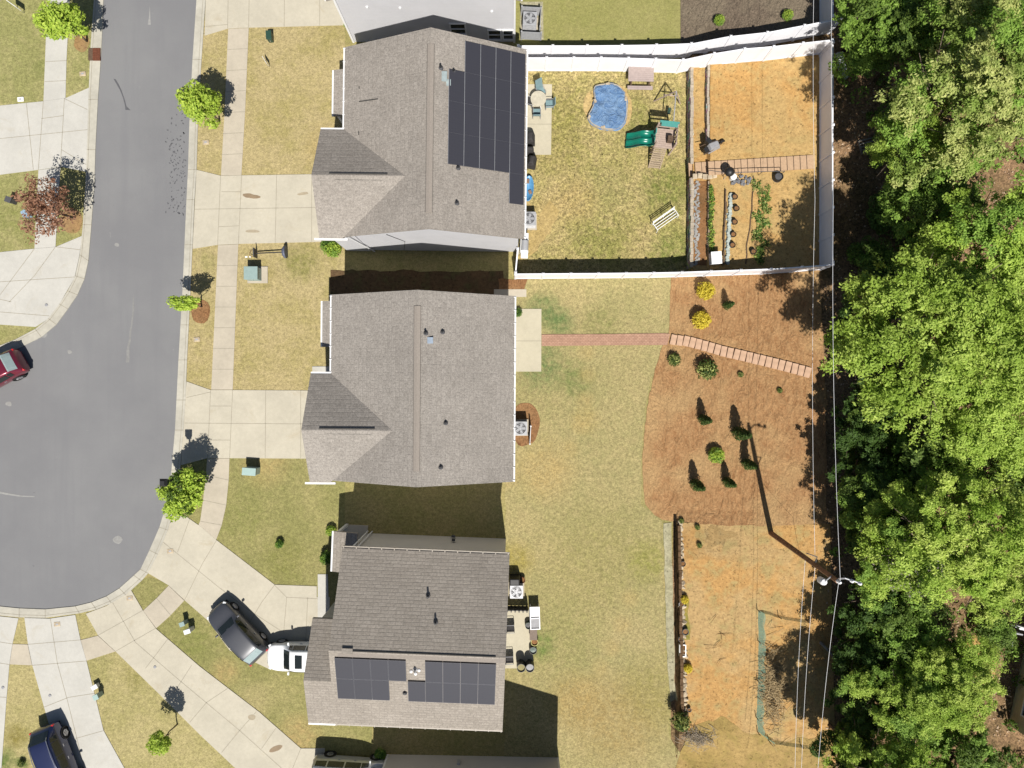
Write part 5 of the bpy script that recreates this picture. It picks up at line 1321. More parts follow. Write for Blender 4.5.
# portable basketball hoop lying out over the lawn: backboard west, base east, seen from above
bh = thing('basketball_hoop', G(285, 252, .4), 'black basketball hoop lying on its side on the golden lawn', 'basketball hoop', R(2))
mb = MB(); mb.lathe((0, 0, 0), [(.02, -.16), (.3, -.14), (.42, -.02), (.42, .08), (.02, .1)], 20, axis='x'); mb.build('base', plain('navy_base', (.07, .08, .12, 1), .5), bh)
mb = MB(); mb.tube([(-.1, 0, -.02), (-1.2, 0, -.06), (-1.95, 0, -.1)], .04, 8); mb.build('pole', M['black'], bh)
mb = MB(); mb.box((-2.0, 0, -.02), (.05, .6, .72)); mb.build('backboard', M['dgrey'], bh)
mb = MB(); mb.tube([(-2.24 + .2 * math.cos(a * .3927), .2 * math.sin(a * .3927), -.16) for a in range(17)], .015, 5); mb.build('rim', M['rust'], bh)
# lamp post in the street tree
lp = thing('street_lamp', G(194, 474, .03), 'black post-top street lamp rising out of the large street tree by the cul-de-sac', 'street lamp')
mb = MB(); mb.lathe((0, 0, 0), [(.16, 0), (.16, .3), (.08, .4), (.055, 3.6), (.08, 3.62)], 12); mb.build('pole', M['black'], lp)
mb = MB(); mb.hexa([(-.15, -.15, 3.62), (.15, -.15, 3.62), (.15, .15, 3.62), (-.15, .15, 3.62)], [(-.21, -.21, 4.02), (.21, -.21, 4.02), (.21, .21, 4.02), (-.21, .21, 4.02)]); mb.build('lantern', M['glass'], lp)
mb = MB(); mb.hexa([(-.24, -.24, 4.02), (.24, -.24, 4.02), (.24, .24, 4.02), (-.24, .24, 4.02)], [(-.12, -.12, 4.2), (.12, -.12, 4.2), (.12, .12, 4.2), (-.12, .12, 4.2)]); mb.build('cap', M['black'], lp)
# utility pole with its hardware and wires
up = thing('utility_pole', G(771, 533), 'brown wooden utility pole leaning out over the dark strip beside the woods', 'utility pole')
o0 = up.location.copy(); tip = PZ(837.5, 581, 11.4) - o0
def on_pole(f): return tip * f
mb = MB(); mb.tube([Vector((0, 0, -.2)), tip], [.17, .12], 12); mb.build('shaft', M['pole'], up)
mb = MB(); q = on_pole(.97); mb.tube([q, q + Vector((.35, .15, .35)), q + Vector((1.0, -.05, .5))], .045, 6); mb.build('bracket_arm', M['lgrey'], up)
for d in ((.62, .05, .5), (.98, -.05, .58)):
    mb = MB(); mb.lathe(q + Vector(d), [(.05, -.12), (.09, -.06), (.05, 0), (.09, .06), (.04, .14)], 10); mb.build('insulator', M['white'], up)
mb = MB(); mb.lathe(on_pole(.9) + Vector((-.35, -.32, .0)), [(.17, -.3), (.19, .1), (.15, .22), (.02, .26)], 14); tf = mb.build('transformer', M['white'], up)
mb = MB(); mb.tube([on_pole(.9) + Vector((-.35, -.32, .2)), on_pole(.92) + Vector((-.1, .1, .3)), on_pole(.93)], .03, 5); mb.build('lead', M['lgrey'], tf)
mb = MB(); mb.lathe(on_pole(1.0) + Vector((0, 0, 0)), [(.06, -.05), (.1, .05), (.06, .15), (.1, .25), (.05, .35)], 10); mb.build('insulator', M['white'], up)
mb = MB(); mb.tube([on_pole(.6) + Vector((.02, .3, -.1)), on_pole(.66) + Vector((.3, .3, .1)), on_pole(.72)], .03, 5); mb.build('lead', M['lgrey'], up)
def wire(label, pts, r=.0085, m=None):
    w_ = MB(); P_ = []
    for a, b in zip(pts, pts[1:]):
        for k in range(8):
            f = k / 8; q = a + (b - a) * f; q.z -= .5 * 4 * f * (1 - f) * min(1, (b - a).length / 30); P_.append(q)
    P_.append(pts[-1]); w_.tube(P_, r, 5)
    return tag(w_.build('power_line', m or M['white']), label, 'power line', 'power lines along the woods')
def wp_(f): return o0 + tip * f
wire('power line running north from the middle of the pole along the white fence', [wp_(.72), PZ(815, 200, 8.0), PZ(815.5, -90, 8.2)])
wire('top power line running north from the pole tip beside the trees', [wp_(1.0) + Vector((0, .1, .3)), PZ(833.2, 200, 11), PZ(834, -100, 11.2)])
wire('lowest power line running south from the pole, nearest the clay yard', [wp_(.58), PZ(795, 768, 6.6), PZ(788, 860, 6.6)])
wire('middle power line running south from the pole', [wp_(.72), PZ(801.5, 768, 7.8), PZ(795, 860, 7.8)])
wire('top power line running south from the pole tip over the undergrowth', [wp_(.99) + Vector((0, -.1, .2)), PZ(818, 768, 11), PZ(811, 860, 11)])
wire('thin guy wire slanting from the pole to the mulch slope', [wp_(.5), G(793, 517)], .008, M['dgrey'])
# ================================================================== CARS
def lofted(name, label, loc, rz, paint, style='suv', L=4.7, W=1.86, Ht=1.68, glass=None, rear_glass=None, rails=False, sunroof=False, group='cars parked on the drives'):
    """front of the car points to +x"""
    root = thing(name, loc, label, 'car', rz, group)
    hL = L / 2; w = W / 2
    # stations: x, half width at the belt, half width at the top, belt height, top height
    if style == 'suv':
        S = [(-1.0, .70, .55, .72, .80), (-.975, .86, .68, .98, 1.06), (-.93, .93, .70, 1.03, 1.16), (-.74, .97, .70, 1.05, Ht - .12), (-.62, .985, .72, 1.05, Ht - .03), (-.40, 1.0, .73, 1.03, Ht), (-.05, 1.0, .73, 1.01, Ht - .01), (.16, 1.0, .71, 1.0, Ht - .06), (.27, .995, .68, 1.0, Ht - .22), (.47, .985, .74, .99, 1.10), (.52, .985, .78, .98, 1.045), (.72, .965, .74, .92, .99), (.86, .90, .66, .84, .90), (.95, .76, .52, .73, .77), (1.0, .5, .36, .58, .62)]
    else:   # van / hatch
        S = [(-1.0, .74, .6, .8, .9), (-.98, .90, .74, 1.02, 1.2), (-.95, .95, .76, 1.06, 1.5), (-.90, .97, .77, 1.08, Ht - .05), (-.70, .99, .78, 1.06, Ht), (-.40, 1.0, .78, 1.04, Ht + .01), (.0, 1.0, .78, 1.03, Ht), (.25, 1.0, .76, 1.02, Ht - .08), (.42, .995, .73, 1.02, Ht - .26), (.68, .985, .76, 1.0, 1.10), (.72, .98, .78, .98, 1.05), (.84, .94, .74, .9, .97), (.93, .88, .66, .8, .86), (.98, .76, .54, .68, .72), (1.0, .6, .45, .56, .6)]
    NP = 10
    def ring(s_):
        x, wb, wt, zb, zt = s_; wb *= w; wt *= w
        return [(x * hL, wb * .88, .24), (x * hL, wb * .97, .34), (x * hL, wb * 1.0, .62), (x * hL, wb * .985, zb - .1), (x * hL, wb * .95, zb), (x * hL, wt + .04 * (wb - wt) + .02, zb + (zt - zb) * .82 if zt - zb > .2 else zb + (zt - zb) * .5), (x * hL, wt * .93, zt - .02 if zt - zb > .2 else zb + (zt - zb) * .7), (x * hL, wt * .6, zt), (x * hL, 0, zt + .012)]
    rings = [ring(s_) for s_ in S]; n = len(rings[0])
    vs = []; idx = []
    for rg in rings:
        row = [len(vs) + i for i in range(2 * n - 1)]
        vs += rg + [(x, -y, z) for x, y, z in rg[:-1][::-1]]
        idx.append(row)
    m_ = 2 * n - 1; fs = []
    for a, b in zip(idx, idx[1:]):
        for i in range(m_ - 1): fs.append((a[i], a[i + 1], b[i + 1], b[i]))
        fs.append((a[m_ - 1], a[0], b[0], b[m_ - 1]))
    fs.append(tuple(idx[0])); fs.append(tuple(idx[-1][::-1]))
    mb = MB(); mb.mesh(vs, fs); body = mb.build('body', paint, root, smooth=True, norm=True)
    sd = body.modifiers.new('sub', 'SUBSURF'); sd.levels = 2; sd.render_levels = 2
    # dark underside trim
    mb = MB(); mb.hexa([(-hL * .93, -w * .8, .2), (hL * .9, -w * .8, .2), (hL * .9, w * .8, .2), (-hL * .93, w * .8, .2)], [(-hL * .97, -w * .93, .36), (hL * .95, -w * .9, .36), (hL * .95, w * .9, .36), (-hL * .97, w * .93, .36)])
    mb.build('sill', M['black'], root, bevel=.03)
    glass = glass or M['car_glass']; rear_glass = rear_glass or glass
    def pt(i, t_, j, out=.0):      # between stations i,i+1 and along the section, j = section point
        a, b = Vector(rings[i][j]), Vector(rings[min(i + 1, len(rings) - 1)][j]); return a + (b - a) * t_
    def panel(nm, quads, m, off, par=root, sub=True):
        mb = MB()
        for q in quads:
            q = [Vector(p) for p in q]; nn = (q[1] - q[0]).cross(q[3] - q[0]).normalized()
            c = sum(q, Vector()) / 4
            if nn.dot(c - Vector((0, 0, .7))) < 0: q = q[::-1]; nn = -nn
            mb.hexa([p - nn * .02 for p in q], [p + nn * off for p in q])
        return mb.build(nm, m, par, norm=True)
    suv = style == 'suv'
    iw0, iw1 = (9, 8) if True else (0, 0)        # windscreen: base station, top station
    def row(i, zz=0):
        r_ = rings[i]; return [(r_[6][0], -r_[6][1], r_[6][2]), (r_[7][0], -r_[7][1], r_[7][2]), (r_[7][0], r_[7][1], r_[7][2]), (r_[6][0], r_[6][1], r_[6][2])]
    def lerp3(a, b, t_): return tuple(a[k] + (b[k] - a[k]) * t_ for k in range(3))
    b0, b1 = row(9), row(8); b2 = row(7)
    ws = []
    lo = [lerp3(p, q, .06) for p, q in zip(b0, b1)]; hi = [lerp3(p, q, .12) for p, q in zip(b1, b2)]
    for k in range(3): ws.append((lo[k], lo[k + 1], b1[k + 1], b1[k])); ws.append((b1[k], b1[k + 1], hi[k + 1], hi[k]))
    panel('windscreen', ws, glass, .012)
    ra, rb, rc = (row(2), row(3), row(4)) if suv else (row(1), row(2), row(3))
    rw = []
    lo = [lerp3(p, q, .15) for p, q in zip(ra, rb)]; hi = [lerp3(p, q, .3) for p, q in zip(rb, rc)]
    for k in range(3): rw.append((lo[k], lo[k + 1], rb[k + 1], rb[k])); rw.append((rb[k], rb[k + 1], hi[k + 1], hi[k]))
    panel('rear_window', rw, rear_glass, .012)
    segs = [(3, .55, 4, 1.0), (4, .1, 5, .85), (6, .02, 7, .2), (7, .25, 8, .35)] if suv else [(3, .3, 4, .8), (4, .1, 5, .9), (6, .05, 7, .2), (7, .25, 8, .6)]
    cuts = [(-.72, -.60), (-.57, -.20), (-.17, .18), (.2, .30)] if suv else [(-.88, -.60), (-.56, -.14), (-.1, .3), (.32, .5)]
    def sec(xn):
        for i in range(len(S) - 1):
            if S[i][0] <= xn <= S[i + 1][0]:
                t_ = (xn - S[i][0]) / (S[i + 1][0] - S[i][0]); return [lerp3(a, b, t_) for a, b in zip(rings[i], rings[i + 1])]
    for sg in (1, -1):
        for x0, x1 in cuts:
            A_, B_ = sec(x0), sec(x1)
            f = lambda p: (p[0], p[1] * sg, p[2])
            q = [f(lerp3(A_[4], A_[5], .1)), f(lerp3(B_[4], B_[5], .1)), f(lerp3(B_[4], B_[5], .92)), f(lerp3(A_[4], A_[5], .92))]
            panel('side_window', [q], glass, .02)
    for sg in (1, -1):
        q = sec(.33 if suv else .52)[4]; mb = MB(); mb.box((q[0] + .02, sg * (q[1] + .11), q[2] + .04), (.12, .2, .15)); mb.build('mirror', paint, root, bevel=.03)
        for x0, nm, m, y_, z_ in ((.885, 'headlight', M['lamp_clear'], .74, .72), (-.955, 'taillight', M['lamp_red'], .76, .9)):
            mb = MB(); mb.box((x0 * hL, sg * w * y_, z_), (.2 if x0 > 0 else .12, .3 if x0 > 0 else .22, .1 if x0 > 0 else .2), sg * (-.5 if x0 > 0 else .35)); mb.build(nm, m, root, bevel=.03)
        for xw in (.62, -.60):
            r_ = .35
            mb = MB(); mb.lathe((xw * hL, sg * (w - .1), r_), [(.2, -.1), (r_ - .03, -.11), (r_, -.07), (r_, .07), (r_ - .03, .11), (.2, .1)], 22, axis='y'); o = mb.build('wheel', M['tyre'], root)
            mb = MB(); mb.lathe((xw * hL, sg * (w - .005), r_), [(.215, -.03), (.225, .0), (.2, .012 * 1), (.05, .0)], 18, axis='y')
            for k in range(5): 
                a = k * 1.2566; mb.box((xw * hL + .12 * math.cos(a), sg * (w + .012), r_ + .12 * math.sin(a)), (.2, .02, .05), M=Matrix.Rotation(-a, 3, 'Y'))
            mb.build('rim', M['alloy'], o)
            mb = MB(); mb.lathe((xw * hL, sg * (w - .1), r_), [(.41, -.02), (.42, .112), (.37, .115), (.36, -.02)], 22, axis='y'); mb.build('wheel_arch', M['black'], root)
        for x_ in ((-.36, .0) if suv else (-.3, .12)):
            q = sec(x_)[3]; mb = MB(); mb.box((q[0], sg * (q[1] + .012), q[2] - .02), (.18, .03, .035)); mb.build('door_handle', M['alloy'], root)
        if rails:
            mb = MB(); mb.tube([(sec(x_)[6][0], sg * sec(x_)[6][1] * .98, sec(x_)[7][2] + z_) for x_, z_ in ((-.78, .02), (-.72, .06), (-.3, .07), (.1, .06), (.16, .02))], .022, 6); mb.build('roof_rail', M['alloy'], root)
    mb = MB(); mb.box((hL * .985, 0, .5), (.06, W * .55, .2)); mb.build('grille', M['black'], root, bevel=.02)
    if sunroof:
        a, b = sec(-.12), sec(.08); mb = MB(); z_ = a[8][2] + .012
        mb.hexa([(a[8][0], -.42, z_ - .03), (b[8][0], -.42, z_ - .04), (b[8][0], .42, z_ - .04), (a[8][0], .42, z_ - .03)], [(a[8][0], -.42, z_), (b[8][0], -.42, z_ - .012), (b[8][0], .42, z_ - .012), (a[8][0], .42, z_)]); mb.build('sunroof', M['car_glass'], root)
    return root
def car_at(px0, py0, h0, ang): q = PZ(px0, py0, h0); return Vector((q.x, q.y, ZC)), ang
p_, a_ = car_at(236.5, 633.5, .95, 0)
lofted('parked_car', 'dark grey car parked with its tail on the drive and wheels by the grass', p_, R(133.5), M['paint_grey'], 'suv', 4.5, 1.82, 1.55, rear_glass=M['car_glass_skylit'])
p_, a_ = car_at(301, 658, 1.0, 0)
lofted('parked_car', 'white car with a sunroof, half hidden under the roof edge', p_, R(180), M['paint_white'], 'suv', 4.7, 1.84, 1.66, sunroof=True)
p_, a_ = car_at(-12, 376, .95, 0); p_.z = .035
lofted('parked_car', 'maroon car at the left edge parked on the street beside the kerb', p_, R(208.5), M['paint_red'], 'suv', 4.7, 1.84, 1.62, rear_glass=M['car_glass_skylit'], group='cars parked on the street')
p_, a_ = car_at(54.5, 763, 1.0, 0)
lofted('parked_car', 'navy car with bright roof rails, its tail towards the cul-de-sac', p_, R(-68.5), M['paint_navy'], 'suv', 4.9, 1.92, 1.74, rails=True)
p_, a_ = car_at(350, 774, .9, 0)
lofted('parked_car', 'silver van cut off by the bottom edge beside the grey end wall', p_, R(-4), M['paint_silver'], 'van', 5.0, 1.94, 1.72)
# ================================================================== PLANTS
def leaf_mesh(name, mats, clumps, size, seed, flat=.55):
    """clumps: (centre, radius xyz, leaf count, material index); small bent diamond leaves"""
    r_ = random.Random(seed); v = []; f = []; mi = []
    for c, rad, n, m in clumps:
        sprays = [Vector((r_.gauss(0, .5), r_.gauss(0, .5), abs(r_.gauss(.1, .45)))) for _ in range(max(6, n // 60))] if n > 600 else None
        for _ in range(n):
            if sprays:
                g_ = r_.choice(sprays); p = g_ + Vector((r_.gauss(0, .15), r_.gauss(0, .15), r_.gauss(0, .1)))
            while not sprays:
                p = Vector((r_.uniform(-1, 1), r_.uniform(-1, 1), r_.uniform(-1, 1)))
                l = p.length
                if .05 < l < 1: break
            if not sprays: p = p * (l ** -.45) if l > .3 else p
            q = Vector((c[0] + p.x * rad[0], c[1] + p.y * rad[1], c[2] + p.z * rad[2]))
            nrm = (p.normalized() * .8 + Vector((r_.gauss(0, .5), r_.gauss(0, .5), r_.gauss(flat, .45)))).normalized()
            u = nrm.orthogonal().normalized(); u = (Matrix.Rotation(r_.uniform(0, 6.28), 3, nrm) @ u); w = nrm.cross(u)
            s_ = size * r_.uniform(.6, 1.35); k = len(v)
            v += [tuple(q - u * s_), tuple(q + w * s_ * .5 - nrm * s_ * .12), tuple(q + u * s_), tuple(q - w * s_ * .5 - nrm * s_ * .12)]
            f.append((k, k + 1, k + 2, k + 3)); mi.append(m)
    me = bpy.data.meshes.new(name); me.from_pydata(v, [], f)
    for m in mats: me.materials.append(m)
    me.polygons.foreach_set('material_index', mi); me.update()
    return me
def crown_clumps(R_, hgt, z0, n, leaves, seed, cr=(.2, .36)):
    r_ = random.Random(seed); out = []
    lob = [(r_.uniform(0, 6.28), r_.uniform(.85, 1.2)) for _ in range(5)]
    for k in range(n):
        f = (k + .5) / n; el = math.asin(1 - 1.55 * f); a = k * 2.39996 + r_.uniform(-.4, .4)
        rr = 1 + .16 * math.sin(a * 2 + lob[0][0]) + .12 * math.sin(a * 3 + lob[1][0])
        d = r_.uniform(.62, 1.0) if r_.random() > .2 else r_.uniform(.2, .6)
        c = (R_ * .84 * rr * d * math.cos(el) * math.cos(a), R_ * .84 * rr * d * math.cos(el) * math.sin(a), z0 + hgt * (.5 + .5 * d * math.sin(el)))
        s_ = R_ * r_.uniform(*cr)
        out.append((c, (s_, s_, s_ * .7), int(leaves * r_.uniform(.7, 1.3)), 0 if r_.random() < .7 else 1))
    return out
def trunk_mb(h, r0, R_, z0, hgt, seed, nl=7):
    q = random.Random(seed); mb = MB()
    mid = [Vector((q.uniform(-.03, .03) * k * min(R_, 4), q.uniform(-.03, .03) * k * min(R_, 4), -.2 + (h + .2) * k / 4)) for k in range(5)]
    mb.tube(mid, [r0, r0 * .8, r0 * .68, r0 * .55, r0 * .35], 9)
    for k in range(nl):
        a = k * 2.4 + q.uniform(-.3, .3); f = q.uniform(.45, .95); b = mid[0] + (mid[-1] - mid[0]) * f
        e = Vector((R_ * .75 * math.cos(a), R_ * .75 * math.sin(a), z0 + hgt * q.uniform(.35, .75)))
        m1 = b + (e - b) * .5 + Vector((0, 0, -.08 * R_))
        mb.tube([b, m1, e], [r0 * .4, r0 * .25, r0 * .07], 6)
        for s_ in (.5, .8):
            c = b + (e - b) * s_; mb.tube([c, c + Vector((q.uniform(-.3, .3) * R_, q.uniform(-.3, .3) * R_, q.uniform(.05, .3) * R_))], [r0 * .16, r0 * .04], 5)
    return mb
PROTO = {}
def proto(key, mats, R_, hgt, z0, n, leaves, size, seed, cr=(.2, .36), th=None, r0=.22, nl=7, tm='bark', flat=.55):
    me = leaf_mesh('crown_' + key, [M[m] for m in mats], crown_clumps(R_, hgt, z0, n, leaves, seed, cr), size, seed, flat)
    tk = trunk_mb(th or z0 + hgt * .55, r0, R_, z0, hgt, seed, nl).data('trunk_' + key, M[tm], True)
    PROTO[key] = (me, tk)
def tree(key, name, label, loc, s=1.0, rz=0, group=None, cat='tree', mats=None):
    me, tk = PROTO[key]
    t_ = thing(name, loc, label, cat, rz, group); t_.scale = s if isinstance(s, tuple) else (s, s, s)
    for nm, d in (('crown', me), ('trunk', tk)):
        o = bpy.data.objects.new(nm, d); COL.objects.link(o); o.parent = t_
    return t_
# ---- the woods: broad crowns
proto('oak', ('leaf_bright', 'leaf_mid'), 5.0, 6.0, 4.2, 40, 1350, .085, 3, (.14, .25))
proto('oak_b', ('leaf_bright', 'leaf_bright'), 5.0, 5.5, 4.6, 44, 1350, .085, 8, (.13, .24))
proto('olive', ('leaf_olive', 'leaf_mid'), 5.0, 6.5, 4.5, 46, 1150, .085, 14, (.13, .24))
proto('yellow', ('leaf_yellowgreen', 'leaf_bright'), 4.6, 5.5, 4.2, 42, 1150, .08, 21, (.13, .24))
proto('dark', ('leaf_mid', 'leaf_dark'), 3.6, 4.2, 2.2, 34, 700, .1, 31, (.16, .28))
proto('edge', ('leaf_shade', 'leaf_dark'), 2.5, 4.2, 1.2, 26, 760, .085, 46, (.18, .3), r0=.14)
proto('low', ('leaf_dark', 'leaf_mid'), 2.2, 2.4, .5, 36, 300, .1, 41, (.2, .36), r0=.1)
proto('thin', ('twig', 'leaf_olive'), 3.2, 4.4, 6.5, 40, 26, .09, 51, (.16, .3), nl=24, tm='twig')
def forest(key, name, label, px, py, z, s, rz=0):
    """crown centre seen at pixel px,py, standing z above the datum; stands on the terrain below it"""
    q = PZ(px, py, z); return tree(key, name, label, ON(q.x, q.y), s, R(rz), 'trees of the woods')
W_ = [
 ('olive', 'broadleaf_tree', 'large olive-green tree in the upper part of the woods', 968, 100, 9.5, 1.0, 20),
 ('oak', 'broadleaf_tree', 'bright green crown overhanging the dark gap, upper left of the woods', 926, 132, 7.5, .62, 80),
 ('olive', 'broadleaf_tree', 'olive crown in the top right corner of the photo', 1012, 20, 10, .9, 200),
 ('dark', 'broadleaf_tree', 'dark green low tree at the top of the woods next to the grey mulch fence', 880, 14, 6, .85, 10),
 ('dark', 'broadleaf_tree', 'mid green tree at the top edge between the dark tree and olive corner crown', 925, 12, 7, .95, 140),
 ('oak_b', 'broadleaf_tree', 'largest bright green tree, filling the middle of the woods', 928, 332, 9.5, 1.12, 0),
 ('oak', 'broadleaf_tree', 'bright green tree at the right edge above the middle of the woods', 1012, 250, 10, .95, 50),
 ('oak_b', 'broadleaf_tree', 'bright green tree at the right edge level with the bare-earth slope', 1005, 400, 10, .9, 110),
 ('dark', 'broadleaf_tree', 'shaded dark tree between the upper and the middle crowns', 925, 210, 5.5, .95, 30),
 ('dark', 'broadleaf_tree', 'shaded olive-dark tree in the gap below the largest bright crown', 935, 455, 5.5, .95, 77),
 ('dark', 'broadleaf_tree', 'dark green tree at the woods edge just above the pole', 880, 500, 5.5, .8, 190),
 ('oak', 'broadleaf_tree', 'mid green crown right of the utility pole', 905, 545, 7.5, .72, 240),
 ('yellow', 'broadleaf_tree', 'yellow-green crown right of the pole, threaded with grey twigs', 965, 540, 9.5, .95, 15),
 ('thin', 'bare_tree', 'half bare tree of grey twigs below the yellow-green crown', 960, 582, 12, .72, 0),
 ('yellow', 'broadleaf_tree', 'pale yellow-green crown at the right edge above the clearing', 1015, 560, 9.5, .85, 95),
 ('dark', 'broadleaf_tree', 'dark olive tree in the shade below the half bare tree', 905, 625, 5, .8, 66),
 ('oak', 'broadleaf_tree', 'green crown near the bottom of the woods, left of the tan house', 908, 705, 7, .64, 160),
 ('yellow', 'broadleaf_tree', 'bright yellow-green crown hugging the tan house', 975, 700, 9, .72, 210),
 ('dark', 'broadleaf_tree', 'dark green tree at the bottom right edge of the woods', 960, 768, 6, .9, 290),
 ('oak', 'broadleaf_tree', 'green tree at the bottom edge beside the power lines', 880, 790, 7, .8, 310),
]
E_ = [(300, 'bushy tree at the woods edge nearest the white fence corner'), (345, 'bushy tree at the woods edge below the first, by the bright crown'), (398, 'bushy tree at the woods edge level with the end of the paver steps'), (436, 'bushy tree at the woods edge level with the top of the evergreens'), (472, 'bushy tree at the woods edge level with the middle evergreens'), (512, 'bushy tree at the woods edge level with the foot of the mulch'), (556, 'bushy tree at the woods edge right beside the pole tip'), (604, 'bushy tree at the woods edge just below the pole tip'), (652, 'bushy tree at the woods edge level with the brush heap'), (700, 'bushy tree at the woods edge level with the grey brush pile'), (752, 'bushy tree at the woods edge at the bottom of the photo')]
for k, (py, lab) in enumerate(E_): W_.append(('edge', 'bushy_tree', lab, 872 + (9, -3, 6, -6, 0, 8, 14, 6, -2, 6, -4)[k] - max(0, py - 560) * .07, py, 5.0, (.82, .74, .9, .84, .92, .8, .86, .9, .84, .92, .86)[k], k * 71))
for key, name, label, px, py, z, s, rz in W_: forest(key, name, label, px, py, z, s, rz)
Lw = [(862, 60, .8, 'low dark bush in the shade by the corner of the white fences'), (885, 215, .9, 'low dark bush above the largest bright crown, by the leaf litter'), (865, 265, .7, 'low bush beside the fence corner at the foot of the largest crown'), (862, 440, .9, 'low bush at the woods edge level with the round shrubs'), (858, 520, .85, 'low bush at the woods edge just above the pole tip'), (872, 610, .8, 'low bush just below the pole tip'), (862, 660, .8, 'low bush beside the top power line in the lower woods'), (850, 740, .7, 'low bush near the bottom end of the power lines'), (925, 660, 1.1, 'low bush among fallen logs in the lower woods'), (1000, 470, 1.1, 'low dark bush in the gap at the right edge'), (985, 625, .6, 'low bush on the clearing by the tan house'), (905, 30, 1, 'low bush under the top edge of the woods')]
for k, (x, y, s, lab) in enumerate(Lw):
    q = G(x, y); tree('low', 'bush', lab, q, s, R(k * 67), 'bushes of the woods', 'bush')
# woods floor: vines and saplings nobody could count
r_ = random.Random(77); cl_ = []
for k in range(330):
    x = r_.uniform(21.0, 38); y = r_.uniform(-27, 27)
    if abs(x - 21.6) < 1.9 and r_.random() < .62: continue
    cl_.append(((x, y, T(x, y) + r_.uniform(.1, .8)), (r_.uniform(.3, .8), r_.uniform(.3, .8), r_.uniform(.2, .5)), r_.randint(30, 80), 0 if r_.random() < .7 else 1))
me = leaf_mesh('undergrowth', [M['leaf_dark'], M['leaf_mid']], cl_, .13, 78)
o = bpy.data.objects.new('undergrowth', me); COL.objects.link(o); tag(o, 'tangle of vines and saplings covering the woods floor', 'undergrowth', kind='stuff')
# leaf litter
v = []; f = []
for k in range(5200):
    x = r_.uniform(20.2, 40); y = r_.uniform(-27, 27); z = T(x, y) + r_.uniform(.01, .05); a = r_.uniform(0, 6.28); s_ = r_.uniform(.04, .1); n_ = len(v)
    for d in range(4): v.append((x + s_ * math.cos(a + d * 1.57) * (1 if d % 2 else .6), y + s_ * math.sin(a + d * 1.57) * (1 if d % 2 else .6), z + r_.uniform(0, .03)))
    f.append((n_, n_ + 1, n_ + 2, n_ + 3))
me = bpy.data.meshes.new('leaf_litter'); me.from_pydata(v, [], f); me.materials.append(leaf_mat('dead_leaf', (.3, .2, .13, 1), (.45, .34, .23, 1), None, .1))
o = bpy.data.objects.new('leaf_litter', me); COL.objects.link(o); tag(o, 'dead leaves littering the ground under the woods', 'leaf litter', kind='stuff')
def log(label, pts, r):
    P_ = [G(x, y, h) for x, y, h in pts]; mb = MB(); mb.tube(P_, [r, r * .9, r * .7][:len(P_)] if len(P_) <= 3 else r, 8)
    return tag(mb.build('fallen_log', M['twig'], smooth=True), label, 'log', 'fallen logs in the woods')
log('pale fallen log under the lower woods, slanting down to the right', [(850, 662, .3), (872, 674, .5), (900, 700, .4)], .13)
log('fallen log near the bottom of the power lines', [(838, 745, .3), (850, 757, .3), (858, 768, .3)], .12)
log('short fallen log beside the middle of the lower power lines', [(820, 642, .2), (830, 652, .3), (836, 660, .2)], .1)
log('two-limbed fallen log in the dark gap by the play yard fence', [(862, 68, .3), (875, 58, .4), (884, 51, .3)], .09)
log('fallen branch level with the timber stairs in the dark gap', [(865, 152, .2), (876, 146, .3), (888, 141, .3)], .08)
log('fallen branch low in the dark gap beside the fence corner', [(872, 210, .3), (884, 207, .4), (896, 205, .3)], .06)
pl_ = thing('pallet', G(867, 146, .02), 'weathered wooden pallet lying in the dark gap outside the fence', 'pallet', R(14))
for k in range(5):
    mb = MB(); mb.box((0, -.4 + k * .2, .12), (1.1, .1, .03)); mb.build('slat', M['twig'], pl_)
for x in (-.5, .5):
    mb = MB(); mb.box((x, 0, .05), (.08, .95, .1)); mb.build('runner', M['twig'], pl_)
db = thing('scrap_heap', G(841, 68, .05), 'white plastic scrap dumped outside the fence corner', 'scrap')
mb = MB(); mb.box((-.1, .3, .2), (.45, 1.2, .3), .2); mb.box((.2, -.5, .1), (.4, .5, .2), .7); mb.build('sheet', M['white_plastic'], db, bevel=.05)
mb = MB()
for k in range(5): mb.box((.75, .1 + k * .14, .25), (.5, .03, .03), .5)
mb.box((.55, .4, .25), (.04, .8, .04), -.3); mb.build('rack', M['lgrey'], db)
# clearing by the tan house
sheet('lawn', smooth_poly([(965, 640), (996, 628), (997, 690), (980, 696), (958, 672)], 2), dirt_mat('clearing', A(214, 176, 116), A(204, 164, 100), A(190, 160, 104), A(130, 118, 66)), .04, jag=.3)
dk = thing('deck_railing', G(1009, 622, .3), 'white deck railing at the corner of the tan house', 'deck', R(-16))
for z in (.9, 1.2, 1.5): mb = MB(); mb.box((.6, 0, z), (2.2, .09, .09)); mb.build('rail', M['white'], dk)
for x in (-.4, .5, 1.5): mb = MB(); mb.box((x, 0, .75), (.12, .12, 1.6)); mb.build('post', M['white'], dk)
sh = thing('deck_chair', G(1003, 636, .05), 'pale grey lounge chair below the white deck railing', 'chair', R(-10))
mb = MB(); mb.box((0, 0, .4), (.75, .9, .08)); mb.build('seat', M['lgrey'], sh); mb = MB(); mb.box((0, .55, .75), (.75, .08, .7)); mb.build('backrest', M['lgrey'], sh)
for x in (-.3, .3):
    for y in (-.35, .35): mb = MB(); mb.box((x, y, .18), (.06, .06, .36)); mb.build('leg', M['lgrey'], sh)

